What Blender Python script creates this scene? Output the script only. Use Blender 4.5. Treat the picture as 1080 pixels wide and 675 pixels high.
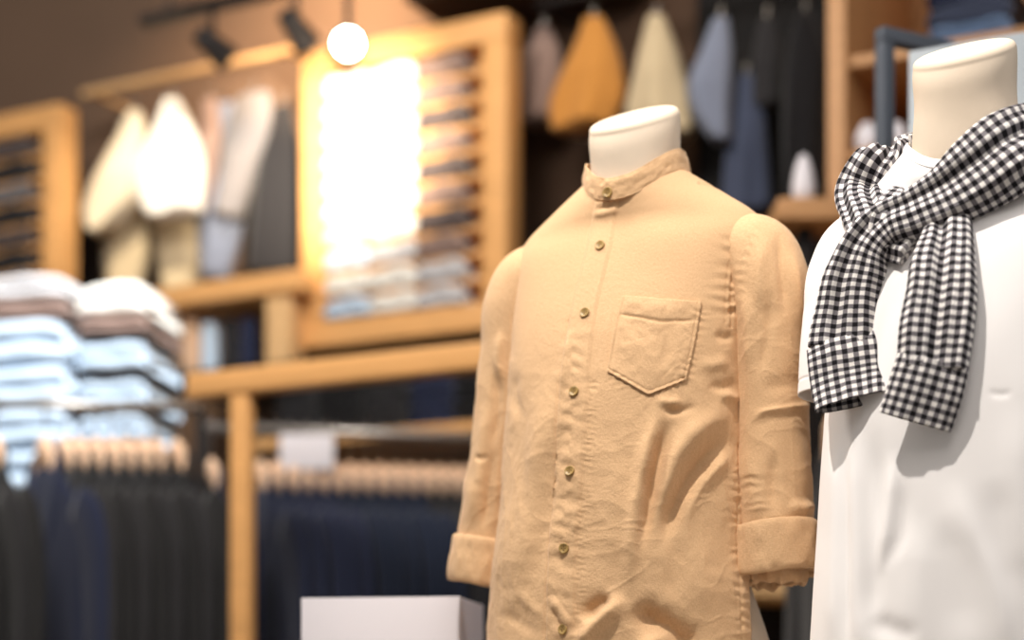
import bpy, math, random
import numpy as np
from mathutils import Vector, Matrix
from mathutils.bvhtree import BVHTree

for o in list(bpy.data.objects):
    bpy.data.objects.remove(o)
SC = bpy.context.scene
COL = SC.collection

# ------------------------------------------------------------------ camera
F, CX, HY, CZ = 1920.0, 540.0, 753.0, 0.95      # focal length in px, centre column, horizon row, eye height
cam = bpy.data.cameras.new('camera')
cam.lens, cam.sensor_width, cam.shift_y = 64.0, 36.0, (HY - 337.5) / 1080.0
cam.clip_start, cam.clip_end = 0.05, 60
cam.dof.use_dof = True
cam.dof.focus_distance = 2.41
cam.dof.aperture_fstop = 1.5
cam.dof.aperture_blades = 0
camo = bpy.data.objects.new('camera', cam)
camo.location = (0, 0, CZ)
camo.rotation_euler = (math.pi / 2, 0, 0)
COL.objects.link(camo)
SC.camera = camo

# ------------------------------------------------------------------ colour management, world, lights
SC.view_settings.view_transform = 'Standard'
SC.view_settings.look = 'None'
SC.view_settings.gamma = 1.0
SC.view_settings.use_curve_mapping = False
SC.view_settings.exposure = 0.0

W = bpy.data.worlds.new('World')
SC.world = W
W.use_nodes = True
W.node_tree.nodes['Background'].inputs[0].default_value = (1.0, 0.93, 0.86, 1)
W.node_tree.nodes['Background'].inputs[1].default_value = 0.30


def aim(o, target):
    d = Vector(target) - o.location
    o.rotation_euler = d.to_track_quat('-Z', 'Y').to_euler()


def spot(name, loc, target, power, color, size_deg, blend=0.4, radius=0.04):
    l = bpy.data.lights.new(name, 'SPOT')
    l.energy, l.color = power, color
    l.spot_size, l.spot_blend = math.radians(size_deg), blend
    l.shadow_soft_size = radius
    o = bpy.data.objects.new(name, l)
    o.location = loc
    COL.objects.link(o)
    aim(o, target)
    return o


def area(name, loc, target, power, color, sx, sy):
    l = bpy.data.lights.new(name, 'AREA')
    l.shape = 'RECTANGLE'
    l.size, l.size_y = sx, sy
    l.energy, l.color = power, color
    o = bpy.data.objects.new(name, l)
    o.location = loc
    COL.objects.link(o)
    aim(o, target)
    return o


WARM = (1.0, 0.80, 0.56)
spot('key_spotlight', (-0.42, 1.58, 3.50), (0.36, 2.5, 1.42), 262, (1.0, 0.93, 0.85), 46, 0.6, 0.035)
area('overhead_fill', (0.2, 0.6, 3.9), (0.35, 2.6, 1.4), 24, (1.0, 0.93, 0.87), 1.6, 1.6)  # added fill that softens the mannequins' shadows, not a lamp of the shop
area('right_fill', (2.0, 1.6, 3.3), (0.5, 2.6, 1.4), 12, (0.95, 0.97, 1.0), 1.2, 1.2)  # fill added from the right for the sign's side and the tee
spot('frame_spotlight', (-0.24, 3.3, 2.45), (-0.48, 5.2, 2.58), 1000, (1.0, 0.85, 0.65), 25, 1.0, 0.04)
spot('garment_spotlight', (-1.25, 4.35, 3.75), (-1.16, 5.55, 2.68), 230, (1.0, 0.86, 0.66), 25, 1.0, 0.04)
spot('wall_wash_light', (-0.45, 4.75, 3.35), (-0.58, 5.65, 3.05), 210, (1.0, 0.70, 0.42), 58, 1.0, 0.05)
area('rack_fill', (-0.9, 2.9, 3.5), (-0.9, 4.6, 1.6), 70, (1.0, 0.93, 0.85), 1.2, 0.8)  # added fill brightening the racks, with no fixture behind it
spot('pile_fill', (-1.0, 3.9, 3.6), (-1.22, 4.95, 1.85), 330, (0.92, 0.97, 1.0), 36, 0.9, 0.05)  # extra spot added only to brighten the folded piles
spot('knitwear_spotlight', (0.5, 3.5, 3.7), (0.33, 5.0, 2.75), 24, WARM, 40, 0.9, 0.04)


# ------------------------------------------------------------------ helpers
def lin(r, g, b):
    f = lambda c: (c / 255 / 12.92) if c / 255 <= 0.04045 else ((c / 255 + 0.055) / 1.055) ** 2.4
    return (f(r), f(g), f(b), 1)


def new_mat(name):
    m = bpy.data.materials.new(name)
    m.use_nodes = True
    nt = m.node_tree
    return m, nt, nt.nodes['Principled BSDF']


def mat(name, color, rough=0.6, metal=0.0, bump=0.0, bscale=200, var=0.0, vscale=8, sheen=0.0, emit=None, stretch=(1, 1, 1)):
    m, nt, b = new_mat(name)
    b.inputs['Base Color'].default_value = color
    b.inputs['Roughness'].default_value = rough
    b.inputs['Metallic'].default_value = metal
    b.inputs['Specular IOR Level'].default_value = 0.3
    if sheen:
        b.inputs['Sheen Weight'].default_value = sheen
    if emit:
        b.inputs['Emission Color'].default_value = color
        b.inputs['Emission Strength'].default_value = emit
    tc = nt.nodes.new('ShaderNodeTexCoord')
    mp = nt.nodes.new('ShaderNodeMapping')
    mp.inputs['Scale'].default_value = stretch
    nt.links.new(tc.outputs['Object'], mp.inputs['Vector'])
    if var:
        n = nt.nodes.new('ShaderNodeTexNoise')
        n.inputs['Scale'].default_value = vscale
        n.inputs['Detail'].default_value = 4
        r = nt.nodes.new('ShaderNodeValToRGB')
        c = Vector(color[:3])
        r.color_ramp.elements[0].position, r.color_ramp.elements[1].position = 0.3, 0.7
        r.color_ramp.elements[0].color = tuple(c * (1 - var)) + (1,)
        r.color_ramp.elements[1].color = tuple(min(1, x * (1 + var)) for x in c) + (1,)
        nt.links.new(mp.outputs[0], n.inputs['Vector'])
        nt.links.new(n.outputs['Fac'], r.inputs['Fac'])
        nt.links.new(r.outputs['Color'], b.inputs['Base Color'])
    if bump:
        n = nt.nodes.new('ShaderNodeTexNoise')
        n.inputs['Scale'].default_value = bscale
        n.inputs['Detail'].default_value = 3
        bp = nt.nodes.new('ShaderNodeBump')
        bp.inputs['Strength'].default_value = bump
        bp.inputs['Distance'].default_value = 0.002
        nt.links.new(mp.outputs[0], n.inputs['Vector'])
        nt.links.new(n.outputs['Fac'], bp.inputs['Height'])
        nt.links.new(bp.outputs[0], b.inputs['Normal'])
    return m


def wood(name, color, rough=0.5):
    return mat(name, color, rough, 0, 0.15, 60, 0.09, 6, 0, None, (1.0, 8, 8))


def tag(o, label=None, cat=None, group=None, kind=None):
    if label: o['label'] = label
    if cat: o['category'] = cat
    if group: o['group'] = group
    if kind: o['kind'] = kind
    return o


def empty(name, loc=(0, 0, 0), rz=0.0):
    o = bpy.data.objects.new(name, None)
    o.empty_display_size = 0.05
    o.location = loc
    o.rotation_euler = (0, 0, rz)
    COL.objects.link(o)
    return o


def link_mesh(name, verts, faces, m, parent=None, uvs=None, smooth=True):
    me = bpy.data.meshes.new(name)
    me.from_pydata(verts, [], faces)
    me.update()
    if uvs is not None:
        lay = me.uv_layers.new(name='UVMap')
        li = np.empty(len(me.loops), dtype=np.int32)
        me.loops.foreach_get('vertex_index', li)
        lay.data.foreach_set('uv', np.asarray(uvs, dtype=np.float32)[li].ravel())
    me.polygons.foreach_set('use_smooth', [smooth] * len(me.polygons))
    me.materials.append(m)
    o = bpy.data.objects.new(name, me)
    COL.objects.link(o)
    if parent is not None:
        o.parent = parent
    return o


def grid_quads(nv, nu, keep=None, flip=False):
    i = np.arange(nv - 1)[:, None] * nu + np.arange(nu - 1)[None, :]
    q = np.stack([i, i + 1, i + nu + 1, i + nu], -1)
    if flip:
        q = q[..., ::-1]
    q = q.reshape(-1, 4)
    if keep is not None:
        q = q[keep.reshape(-1)]
    return q


def build_grid(name, P, m, parent=None, uv=None, solid=0.0, keep=None, flip=False, caps=False, weld=False):
    nv, nu = P.shape[:2]
    V = P.reshape(-1, 3)
    q = grid_quads(nv, nu, keep, flip).tolist()
    if caps:
        r0, r1 = list(range(nu - 1)), [(nv - 1) * nu + k for k in range(nu - 1)]
        q.append(r0[::-1] if not flip else r0)
        q.append(r1 if not flip else r1[::-1])
    o = link_mesh(name, V.tolist(), q, m, parent, None if uv is None else uv.reshape(-1, 2))
    if weld:
        w = o.modifiers.new('weld', 'WELD')
        w.merge_threshold = 1e-5
    if solid:
        s = o.modifiers.new('solid', 'SOLIDIFY')
        s.thickness, s.offset = solid, -1
    return o


class MB:
    """collects boxes, tubes and lathes into one mesh"""
    def __init__(self):
        self.v, self.f = [], []

    def box(self, lo, hi):
        b = len(self.v)
        for z in (lo[2], hi[2]):
            for y in (lo[1], hi[1]):
                for x in (lo[0], hi[0]):
                    self.v.append((x, y, z))
        for f in ((0, 2, 3, 1), (4, 5, 7, 6), (0, 1, 5, 4), (2, 6, 7, 3), (0, 4, 6, 2), (1, 3, 7, 5)):
            self.f.append([b + k for k in f])
        return self

    def tube(self, pts, r, n=12, sy=1.0):
        pts = [Vector(p) for p in pts]
        rs = r if isinstance(r, (list, tuple)) else [r] * len(pts)
        up = None
        base = len(self.v)
        for i, p in enumerate(pts):
            t = (pts[min(i + 1, len(pts) - 1)] - pts[max(i - 1, 0)]).normalized()
            if up is None:
                up = Vector((0, 0, 1)) if abs(t.z) < 0.9 else Vector((1, 0, 0))
            a = t.cross(up).normalized()
            u = a.cross(t).normalized()
            up = u
            for k in range(n):
                an = 2 * math.pi * k / n
                q = p + a * (math.cos(an) * rs[i] * sy) + u * (math.sin(an) * rs[i])
                self.v.append(tuple(q))
        for i in range(len(pts) - 1):
            for k in range(n):
                self.f.append([base + i * n + k, base + (i + 1) * n + k, base + (i + 1) * n + (k + 1) % n, base + i * n + (k + 1) % n])
        self.f.append([base + k for k in range(n)])
        self.f.append([base + (len(pts) - 1) * n + k for k in reversed(range(n))])
        return self

    def lathe(self, prof, n=24, axis=(0, 0, 1), at=(0, 0, 0)):
        ax = Vector(axis).normalized()
        a = ax.orthogonal().normalized()
        b2 = ax.cross(a)
        base = len(self.v)
        for r, h in prof:
            for k in range(n):
                an = 2 * math.pi * k / n
                self.v.append(tuple(Vector(at) + ax * h + a * (math.cos(an) * r) + b2 * (math.sin(an) * r)))
        for i in range(len(prof) - 1):
            for k in range(n):
                self.f.append([base + i * n + k, base + i * n + (k + 1) % n, base + (i + 1) * n + (k + 1) % n, base + (i + 1) * n + k])
        self.f.append([base + k for k in reversed(range(n))])
        self.f.append([base + (len(prof) - 1) * n + k for k in range(n)])
        return self

    def build(self, name, m, parent=None, bevel=0.0, smooth=False):
        o = link_mesh(name, self.v, self.f, m, parent, None, smooth or bevel > 0)
        if bevel:
            w = o.modifiers.new('bevel', 'BEVEL')
            w.width, w.segments, w.limit_method = bevel, 3, 'ANGLE'
            w.harden_normals = False
        return o


def crom(K, v, keys):
    """smooth interpolation of K (n,...) given at keys, evaluated at v (monotone-ish Hermite)"""
    K = np.asarray(K, float)
    keys = np.asarray(keys, float)
    n = len(keys)
    T = np.zeros_like(K)
    h = np.diff(keys)
    sl = np.diff(K, axis=0) / h.reshape((-1,) + (1,) * (K.ndim - 1))
    T[0], T[-1] = sl[0], sl[-1]
    for i in range(1, n - 1):
        w = h[i] / (h[i] + h[i - 1])
        T[i] = sl[i - 1] * w + sl[i] * (1 - w)
    i = np.clip(np.searchsorted(keys, v, side='right') - 1, 0, n - 2)
    sh = (-1,) + (1,) * (K.ndim - 1)
    hh = h[i].reshape(sh)
    t = ((v - keys[i]) / h[i]).reshape(sh)
    return ((2 * t**3 - 3 * t**2 + 1) * K[i] + (t**3 - 2 * t**2 + t) * hh * T[i] + (-2 * t**3 + 3 * t**2) * K[i + 1] + (t**3 - t**2) * hh * T[i + 1])


def vnoise(x, y, seed=0):
    rs = np.random.RandomState(seed)
    tab = rs.rand(256, 256) * 2 - 1
    xi, yi = np.floor(x).astype(int), np.floor(y).astype(int)
    fx, fy = x - xi, y - yi
    fx, fy = fx * fx * (3 - 2 * fx), fy * fy * (3 - 2 * fy)
    g = lambda a, b: tab[a & 255, b & 255]
    return (g(xi, yi) * (1 - fx) + g(xi + 1, yi) * fx) * (1 - fy) + (g(xi, yi + 1) * (1 - fx) + g(xi + 1, yi + 1) * fx) * fy


class Frame:
    """a thing's own axes: x to its left hand, -y its front, z up"""
    def __init__(self, loc, deg):
        a = math.radians(deg)
        self.a, self.loc = a, np.array(loc, float)
        self.R = np.array([[math.cos(a), -math.sin(a), 0], [math.sin(a), math.cos(a), 0], [0, 0, 1]])

    def W(self, P): return np.asarray(P) @ self.R.T + self.loc
    def L(self, P): return (np.asarray(P) - self.loc) @ self.R


def project(Wp):
    d = Wp[..., 1]
    return CX + F * Wp[..., 0] / d, HY - F * (Wp[..., 2] - CZ) / d


def at(px, py, d):
    return Vector(((px - CX) / F * d, d, CZ + (HY - py) / F * d))


def grid_normals(P):
    du, dv = np.gradient(P, axis=1), np.gradient(P, axis=0)
    n = np.cross(du, dv)
    return n / (np.linalg.norm(n, axis=-1, keepdims=True) + 1e-12)


def poly_dist(X, Y, pts):
    """distance, signed side and arc position of points to a polyline"""
    best = np.full(X.shape, 1e9)
    side, arc = np.zeros_like(X), np.zeros_like(X)
    s0 = 0.0
    for (x0, y0), (x1, y1) in zip(pts[:-1], pts[1:]):
        ex, ey = x1 - x0, y1 - y0
        L = math.hypot(ex, ey)
        t = np.clip(((X - x0) * ex + (Y - y0) * ey) / L**2, 0, 1)
        dx, dy = X - (x0 + t * ex), Y - (y0 + t * ey)
        d = np.hypot(dx, dy)
        b = d < best
        best = np.where(b, d, best)
        side = np.where(b, np.sign(ex * dy - ey * dx), side)
        arc = np.where(b, s0 + t * L, arc)
        s0 += L
    return best, side, arc, s0


def smooth_line(pts, n=10):
    p = np.array(pts, float)
    if len(p) < 3:
        return [tuple(q) for q in p]
    k = np.arange(len(p))
    v = np.linspace(0, len(p) - 1, (len(p) - 1) * n + 1)
    return [tuple(q) for q in crom(p, v, k)]


def sculpt(P, fr, strokes, puckers=(), grooves=(), gain=1.0):
    """raise and lower the cloth along fold lines.  A stroke: (points, height m, width on one side, on the other[, end taper])"""
    Wp = fr.W(P)
    X, Y = project(Wp)
    N = grid_normals(P)
    Nw = N @ fr.R.T
    view = np.array([0, 0, CZ]) - Wp
    view /= np.linalg.norm(view, axis=-1, keepdims=True)
    face = np.clip((Nw * view).sum(-1) * 3 + 0.35, 0, 1)
    H = np.zeros(X.shape)
    for st in strokes:
        pts, amp, wl, wr = st[:4]
        tp = st[4] if len(st) > 4 else 0.35
        pl = smooth_line(pts, 6)
        a = np.array(pl)
        m = 3.2 * max(wl, wr)
        sel = (X > a[:, 0].min() - m) & (X < a[:, 0].max() + m) & (Y > a[:, 1].min() - m) & (Y < a[:, 1].max() + m) & (face > 0)
        if not sel.any():
            continue
        d, sd, s, L = poly_dist(X[sel], Y[sel], pl)
        w = np.where(sd > 0, wr, wl)
        e = np.clip(np.minimum(s, L - s) / (tp * L + 1e-6), 0, 1)
        e = e * e * (3 - 2 * e)
        H[sel] += gain * amp * np.exp(-(d / w) ** 2) * e
    for pts, amp, lam, w, seed in puckers:
        pl = smooth_line(pts, 6)
        a = np.array(pl)
        m = 3.2 * w
        sel = (X > a[:, 0].min() - m) & (X < a[:, 0].max() + m) & (Y > a[:, 1].min() - m) & (Y < a[:, 1].max() + m) & (face > 0)
        if not sel.any():
            continue
        d, sd, s, L = poly_dist(X[sel], Y[sel], pl)
        j = vnoise(s / lam * 0.7, d / (w * 2) + 10 * (sd > 0), seed)
        H[sel] += amp * (np.sin(2 * math.pi * s / lam + 2.4 * j + 0.9 * d / w * sd) * (0.6 + 0.6 * j)) * np.exp(-(d / w) ** 2)
    for pts, amp, w in grooves:
        pl = smooth_line(pts, 6)
        a = np.array(pl)
        m = 4 * w
        sel = (X > a[:, 0].min() - m) & (X < a[:, 0].max() + m) & (Y > a[:, 1].min() - m) & (Y < a[:, 1].max() + m) & (face > 0)
        if sel.any():
            d, sd, s, L = poly_dist(X[sel], Y[sel], pl)
            H[sel] += amp * np.exp(-(d / w) ** 2)
    return P + N * (H * face)[..., None]


def loft(rings, nu, nv, th0=90.0):
    """rings: (key, cx, cy, rx, ry front, ry back, z front, z side, z back, squareness)"""
    th = np.radians(th0) + np.linspace(0, 2 * math.pi, nu)
    c, s = np.cos(th), np.sin(th)
    K = []
    for ring in rings:
        key, cx, cy, rx, rf, rb, zf, zs, zb, e = ring[:10]
        p = 2.0 / e
        x = cx + rx * np.sign(c) * np.abs(c) ** p
        ry = np.where(s < 0, rf, rb)
        y = cy + ry * np.sign(s) * np.abs(s) ** p
        w = np.abs(s) if len(ring) > 10 else s * s          # a plane cut, or a draped edge
        z = np.where(s < 0, zs + (zf - zs) * w, zs + (zb - zs) * w)
        K.append(np.stack([x, y, z], -1))
    keys = [r[0] for r in rings]
    v = np.linspace(keys[0], keys[-1], nv)
    return crom(np.array(K), v, keys)


def tube_grid(path, rad, nu, nv, squash=1.0, th0=0.0, tilt0=None):
    """grid around a smooth path: path points (n,3), radii (n,)"""
    path = np.array(path, float)
    k = np.concatenate([[0], np.cumsum(np.linalg.norm(np.diff(path, axis=0), axis=1))])
    v = np.linspace(0, k[-1], nv)
    C = crom(path, v, k)
    r = crom(np.array(rad, float), v, k)
    T = np.gradient(C, axis=0)
    T /= np.linalg.norm(T, axis=1, keepdims=True)
    yax = np.array([0, 1.0, 0])
    A = np.cross(yax, T)
    A /= np.linalg.norm(A, axis=1, keepdims=True)
    B = np.cross(T, A)
    th = np.radians(th0) + np.linspace(0, 2 * math.pi, nu)
    P = C[:, None, :] + r[:, None, None] * (np.cos(th)[None, :, None] * A[:, None, :] + squash * np.sin(th)[None, :, None] * B[:, None, :])
    return P, v, th


def bvh_of(P, fr, keep=None):
    nv, nu = P.shape[:2]
    return BVHTree.FromPolygons(fr.W(P).reshape(-1, 3).tolist(), grid_quads(nv, nu, keep).tolist())


def hit(bvh, px, py):
    d = Vector(((px - CX) / F, 1.0, (HY - py) / F)).normalized()
    loc, nor, idx, dist = bvh.ray_cast(Vector((0, 0, CZ)), d)
    if loc is None:
        return None, None
    if nor.dot(d) > 0:
        nor = -nor
    return loc, nor


def patch(bvh, fr, rows, nu, nv, off, zfall=None):
    """a cloth patch laid on a surface: rows = left edge, right edge as lists of photo points"""
    out = np.zeros((nv, nu, 3))
    for i in range(nv):
        t = i / (nv - 1)
        for j in range(nu):
            px, py = rows(j / (nu - 1), t)
            loc, nor = hit(bvh, px, py)
            if loc is None:
                out[i, j] = out[i, j - 1] if j else out[i - 1, j]
                continue
            out[i, j] = loc + nor * off
    return fr.L(out)


# ------------------------------------------------------------------ materials
M = {}
M['wood'] = wood('honey_wood', lin(224, 168, 106))
M['pale_wood'] = wood('pale_wood', lin(222, 180, 128))
M['wood_panel'] = wood('panel_wood', lin(190, 142, 96))
M['hanger_wood'] = wood('hanger_wood', lin(240, 200, 166), 0.4)
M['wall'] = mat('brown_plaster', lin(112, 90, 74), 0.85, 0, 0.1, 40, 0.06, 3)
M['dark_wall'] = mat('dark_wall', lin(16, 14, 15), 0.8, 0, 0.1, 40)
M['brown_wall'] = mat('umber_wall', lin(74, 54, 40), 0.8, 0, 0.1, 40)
M['floor'] = mat('floor_concrete', lin(120, 110, 100), 0.5, 0, 0.05, 30, 0.1, 4)
M['steel'] = mat('brushed_steel', lin(170, 165, 160), 0.35, 0.9)
M['black_metal'] = mat('black_metal', lin(34, 30, 30), 0.45, 0.3)
M['blue_metal'] = mat('slate_metal', lin(90, 96, 106), 0.5, 0.2)
M['lamp_lens'] = mat('lamp_lens', (1.0, 0.93, 0.82, 1), 0.3, emit=45)
M['sign_white'] = mat('sign_white', lin(226, 222, 228), 0.5)
M['sign_edge'] = mat('sign_edge', lin(222, 218, 228), 0.5)
M['plinth'] = mat('table_board', lin(200, 190, 180), 0.5)


def cloth(name, c, var=0.05):
    return mat(name, c, 0.9, 0, 0.25, 500, var, 10, 0.15)


CL = {k: cloth('cloth_' + k, lin(*v)) for k, v in dict(
    white=(240, 236, 228), cream=(226, 212, 186), beige=(196, 178, 146), paleblue=(196, 214, 232), blue=(96, 118, 150),
    steelblue=(120, 128, 148), navy=(30, 38, 66), deepnavy=(22, 33, 56), black=(26, 25, 27), charcoal=(38, 37, 40), grey=(132, 128, 130),
    taupe=(146, 122, 112), darktaupe=(96, 84, 82), orange=(192, 132, 62), denim=(62, 70, 92), lightgrey=(200, 198, 200), peach=(224, 184, 150),
    ink=(14, 13, 17), greyblue=(150, 164, 182)).items()}


def shirt_material():
    m, nt, b = new_mat('camel_cotton')
    b.inputs['Roughness'].default_value = 0.85
    b.inputs['Specular IOR Level'].default_value = 0.2
    b.inputs['Sheen Weight'].default_value = 0.12
    tc = nt.nodes.new('ShaderNodeTexCoord')
    mp = nt.nodes.new('ShaderNodeMapping')
    mp.inputs['Scale'].default_value = (260, 900, 1)
    nt.links.new(tc.outputs['UV'], mp.inputs['Vector'])
    n1 = nt.nodes.new('ShaderNodeTexNoise'); n1.inputs['Scale'].default_value = 1.0; n1.inputs['Detail'].default_value = 2
    nt.links.new(mp.outputs[0], n1.inputs['Vector'])
    mp2 = nt.nodes.new('ShaderNodeMapping'); mp2.inputs['Scale'].default_value = (900, 220, 1)
    nt.links.new(tc.outputs['UV'], mp2.inputs['Vector'])
    n2 = nt.nodes.new('ShaderNodeTexNoise'); n2.inputs['Scale'].default_value = 1.0; n2.inputs['Detail'].default_value = 2
    nt.links.new(mp2.outputs[0], n2.inputs['Vector'])
    ad = nt.nodes.new('ShaderNodeMath'); ad.operation = 'ADD'
    nt.links.new(n1.outputs['Fac'], ad.inputs[0]); nt.links.new(n2.outputs['Fac'], ad.inputs[1])
    mr = nt.nodes.new('ShaderNodeMapRange')
    mr.inputs['From Min'].default_value, mr.inputs['From Max'].default_value = 0.7, 1.3
    nt.links.new(ad.outputs[0], mr.inputs['Value'])
    r = nt.nodes.new('ShaderNodeValToRGB')
    r.color_ramp.elements[0].color = lin(208, 168, 126)
    r.color_ramp.elements[1].color = lin(224, 186, 144)
    nt.links.new(mr.outputs[0], r.inputs['Fac'])
    nt.links.new(r.outputs['Color'], b.inputs['Base Color'])
    bp = nt.nodes.new('ShaderNodeBump'); bp.inputs['Strength'].default_value = 0.45; bp.inputs['Distance'].default_value = 0.0008
    n3 = nt.nodes.new('ShaderNodeTexNoise'); n3.inputs['Scale'].default_value = 210; n3.inputs['Detail'].default_value = 5; n3.inputs['Roughness'].default_value = .65
    nt.links.new(tc.outputs['UV'], n3.inputs['Vector'])
    hs = nt.nodes.new('ShaderNodeMath'); hs.operation = 'MULTIPLY_ADD'; hs.inputs[1].default_value = 2.6
    nt.links.new(n3.outputs['Fac'], hs.inputs[0]); nt.links.new(mr.outputs[0], hs.inputs[2])
    nt.links.new(hs.outputs[0], bp.inputs['Height'])
    nt.links.new(bp.outputs[0], b.inputs['Normal'])
    return m


def gingham_material():
    m, nt, b = new_mat('gingham_cotton')
    b.inputs['Roughness'].default_value = 0.85
    b.inputs['Specular IOR Level'].default_value = 0.2
    tc = nt.nodes.new('ShaderNodeTexCoord')
    sx = nt.nodes.new('ShaderNodeSeparateXYZ')
    nt.links.new(tc.outputs['UV'], sx.inputs[0])
    outs = []
    for i in (0, 1):
        mu = nt.nodes.new('ShaderNodeMath'); mu.operation = 'MULTIPLY'; mu.inputs[1].default_value = 1 / 0.0117
        nt.links.new(sx.outputs[i], mu.inputs[0])
        fr = nt.nodes.new('ShaderNodeMath'); fr.operation = 'FRACT'
        nt.links.new(mu.outputs[0], fr.inputs[0])
        gt = nt.nodes.new('ShaderNodeMath'); gt.operation = 'GREATER_THAN'; gt.inputs[1].default_value = 0.5
        nt.links.new(fr.outputs[0], gt.inputs[0])
        outs.append(gt)
    ad = nt.nodes.new('ShaderNodeMath'); ad.operation = 'ADD'
    nt.links.new(outs[0].outputs[0], ad.inputs[0]); nt.links.new(outs[1].outputs[0], ad.inputs[1])
    hf = nt.nodes.new('ShaderNodeMath'); hf.operation = 'MULTIPLY'; hf.inputs[1].default_value = 0.5
    nt.links.new(ad.outputs[0], hf.inputs[0])
    r = nt.nodes.new('ShaderNodeValToRGB'); r.color_ramp.interpolation = 'CONSTANT'
    r.color_ramp.elements[0].color = lin(238, 234, 230)
    r.color_ramp.elements[1].color = lin(28, 26, 30); r.color_ramp.elements[1].position = 0.75
    e = r.color_ramp.elements.new(0.25); e.color = lin(122, 118, 122)
    nt.links.new(hf.outputs[0], r.inputs['Fac'])
    nt.links.new(r.outputs['Color'], b.inputs['Base Color'])
    n = nt.nodes.new('ShaderNodeTexNoise'); n.inputs['Scale'].default_value = 700
    bp = nt.nodes.new('ShaderNodeBump'); bp.inputs['Strength'].default_value = 0.2; bp.inputs['Distance'].default_value = 0.001
    nt.links.new(tc.outputs['Object'], n.inputs['Vector']); nt.links.new(n.outputs['Fac'], bp.inputs['Height']); nt.links.new(bp.outputs[0], b.inputs['Normal'])
    return m


M['camel'] = shirt_material()
M['gingham'] = gingham_material()
M['tee'] = mat('white_jersey', lin(248, 245, 244), 0.9, 0, 0.08, 900, 0, 8, 0.1)
M['form'] = mat('cream_linen_form', lin(228, 211, 190), 0.75, 0, 0.06, 700, 0.02, 30)
M['button'] = mat('horn_button', lin(168, 138, 84), 0.35, 0, 0, 1, 0.1, 300)
M['thread'] = mat('dark_thread', lin(110, 84, 50), 0.8)

# ------------------------------------------------------------------ setting
RZ = math.radians(-28)
AX = np.array([math.cos(RZ), math.sin(RZ)])            # along the fixture wall, to the right
NX = np.array([-math.sin(RZ), math.cos(RZ)])           # into the wall
P0 = np.array([0.0, 5.0])


def depth_at(px, t):
    rx = (px - CX) / F
    return (t + NX @ P0) / (NX[0] * rx + NX[1])


def wp(px, py, t):
    """point where the photo's ray meets the plane t metres behind the fixture front: (s along, t, z)"""
    d = depth_at(px, t)
    p = np.array([(px - CX) / F * d, d])
    return float((p - P0) @ AX), t, CZ + (HY - py) / F * d


def ww(s, t, z):
    p = P0 + AX * s + NX * t
    return Vector((p[0], p[1], z))


def wall_empty(name, s, t, z):
    return empty(name, ww(s, t, z), RZ)


def struct(name, mb, m, loc=(0, 0, 0), rz=0.0):
    o = mb.build(name, m)
    o.location = loc
    o.rotation_euler = (0, 0, rz)
    o['kind'] = 'structure'
    return o


struct('floor', MB().box((-6, -2, -0.1), (6, 9, 0.0)), M['floor'])
WT = 0.36
sB = wp(552, 300, WT)[0]
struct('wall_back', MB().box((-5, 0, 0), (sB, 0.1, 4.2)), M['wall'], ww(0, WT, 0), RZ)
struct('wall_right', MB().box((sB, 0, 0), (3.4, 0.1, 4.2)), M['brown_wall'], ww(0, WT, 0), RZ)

# ------------------------------------------------------------------ display table, mannequins
F1 = Frame((0.190, 2.680, 0), -29)
F2 = Frame((0.6030, 2.400, 0), -30)
TZ = 0.80

tb = empty('display_table', (0.42, 2.62, 0), math.radians(-25))
tag(tb, 'pale display table carrying both mannequins and the sign block', 'table')
MB().box((-0.85, -0.42, TZ - 0.05), (0.75, 0.42, TZ)).build('table_top', M['plinth'], tb, 0.004)
for sx in (-0.8, 0.7):
    for sy in (-0.37, 0.37):
        MB().box((sx - 0.03, sy - 0.03, 0), (sx + 0.03, sy + 0.03, TZ - 0.05)).build('leg', M['pale_wood'], tb, 0.003)


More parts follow.
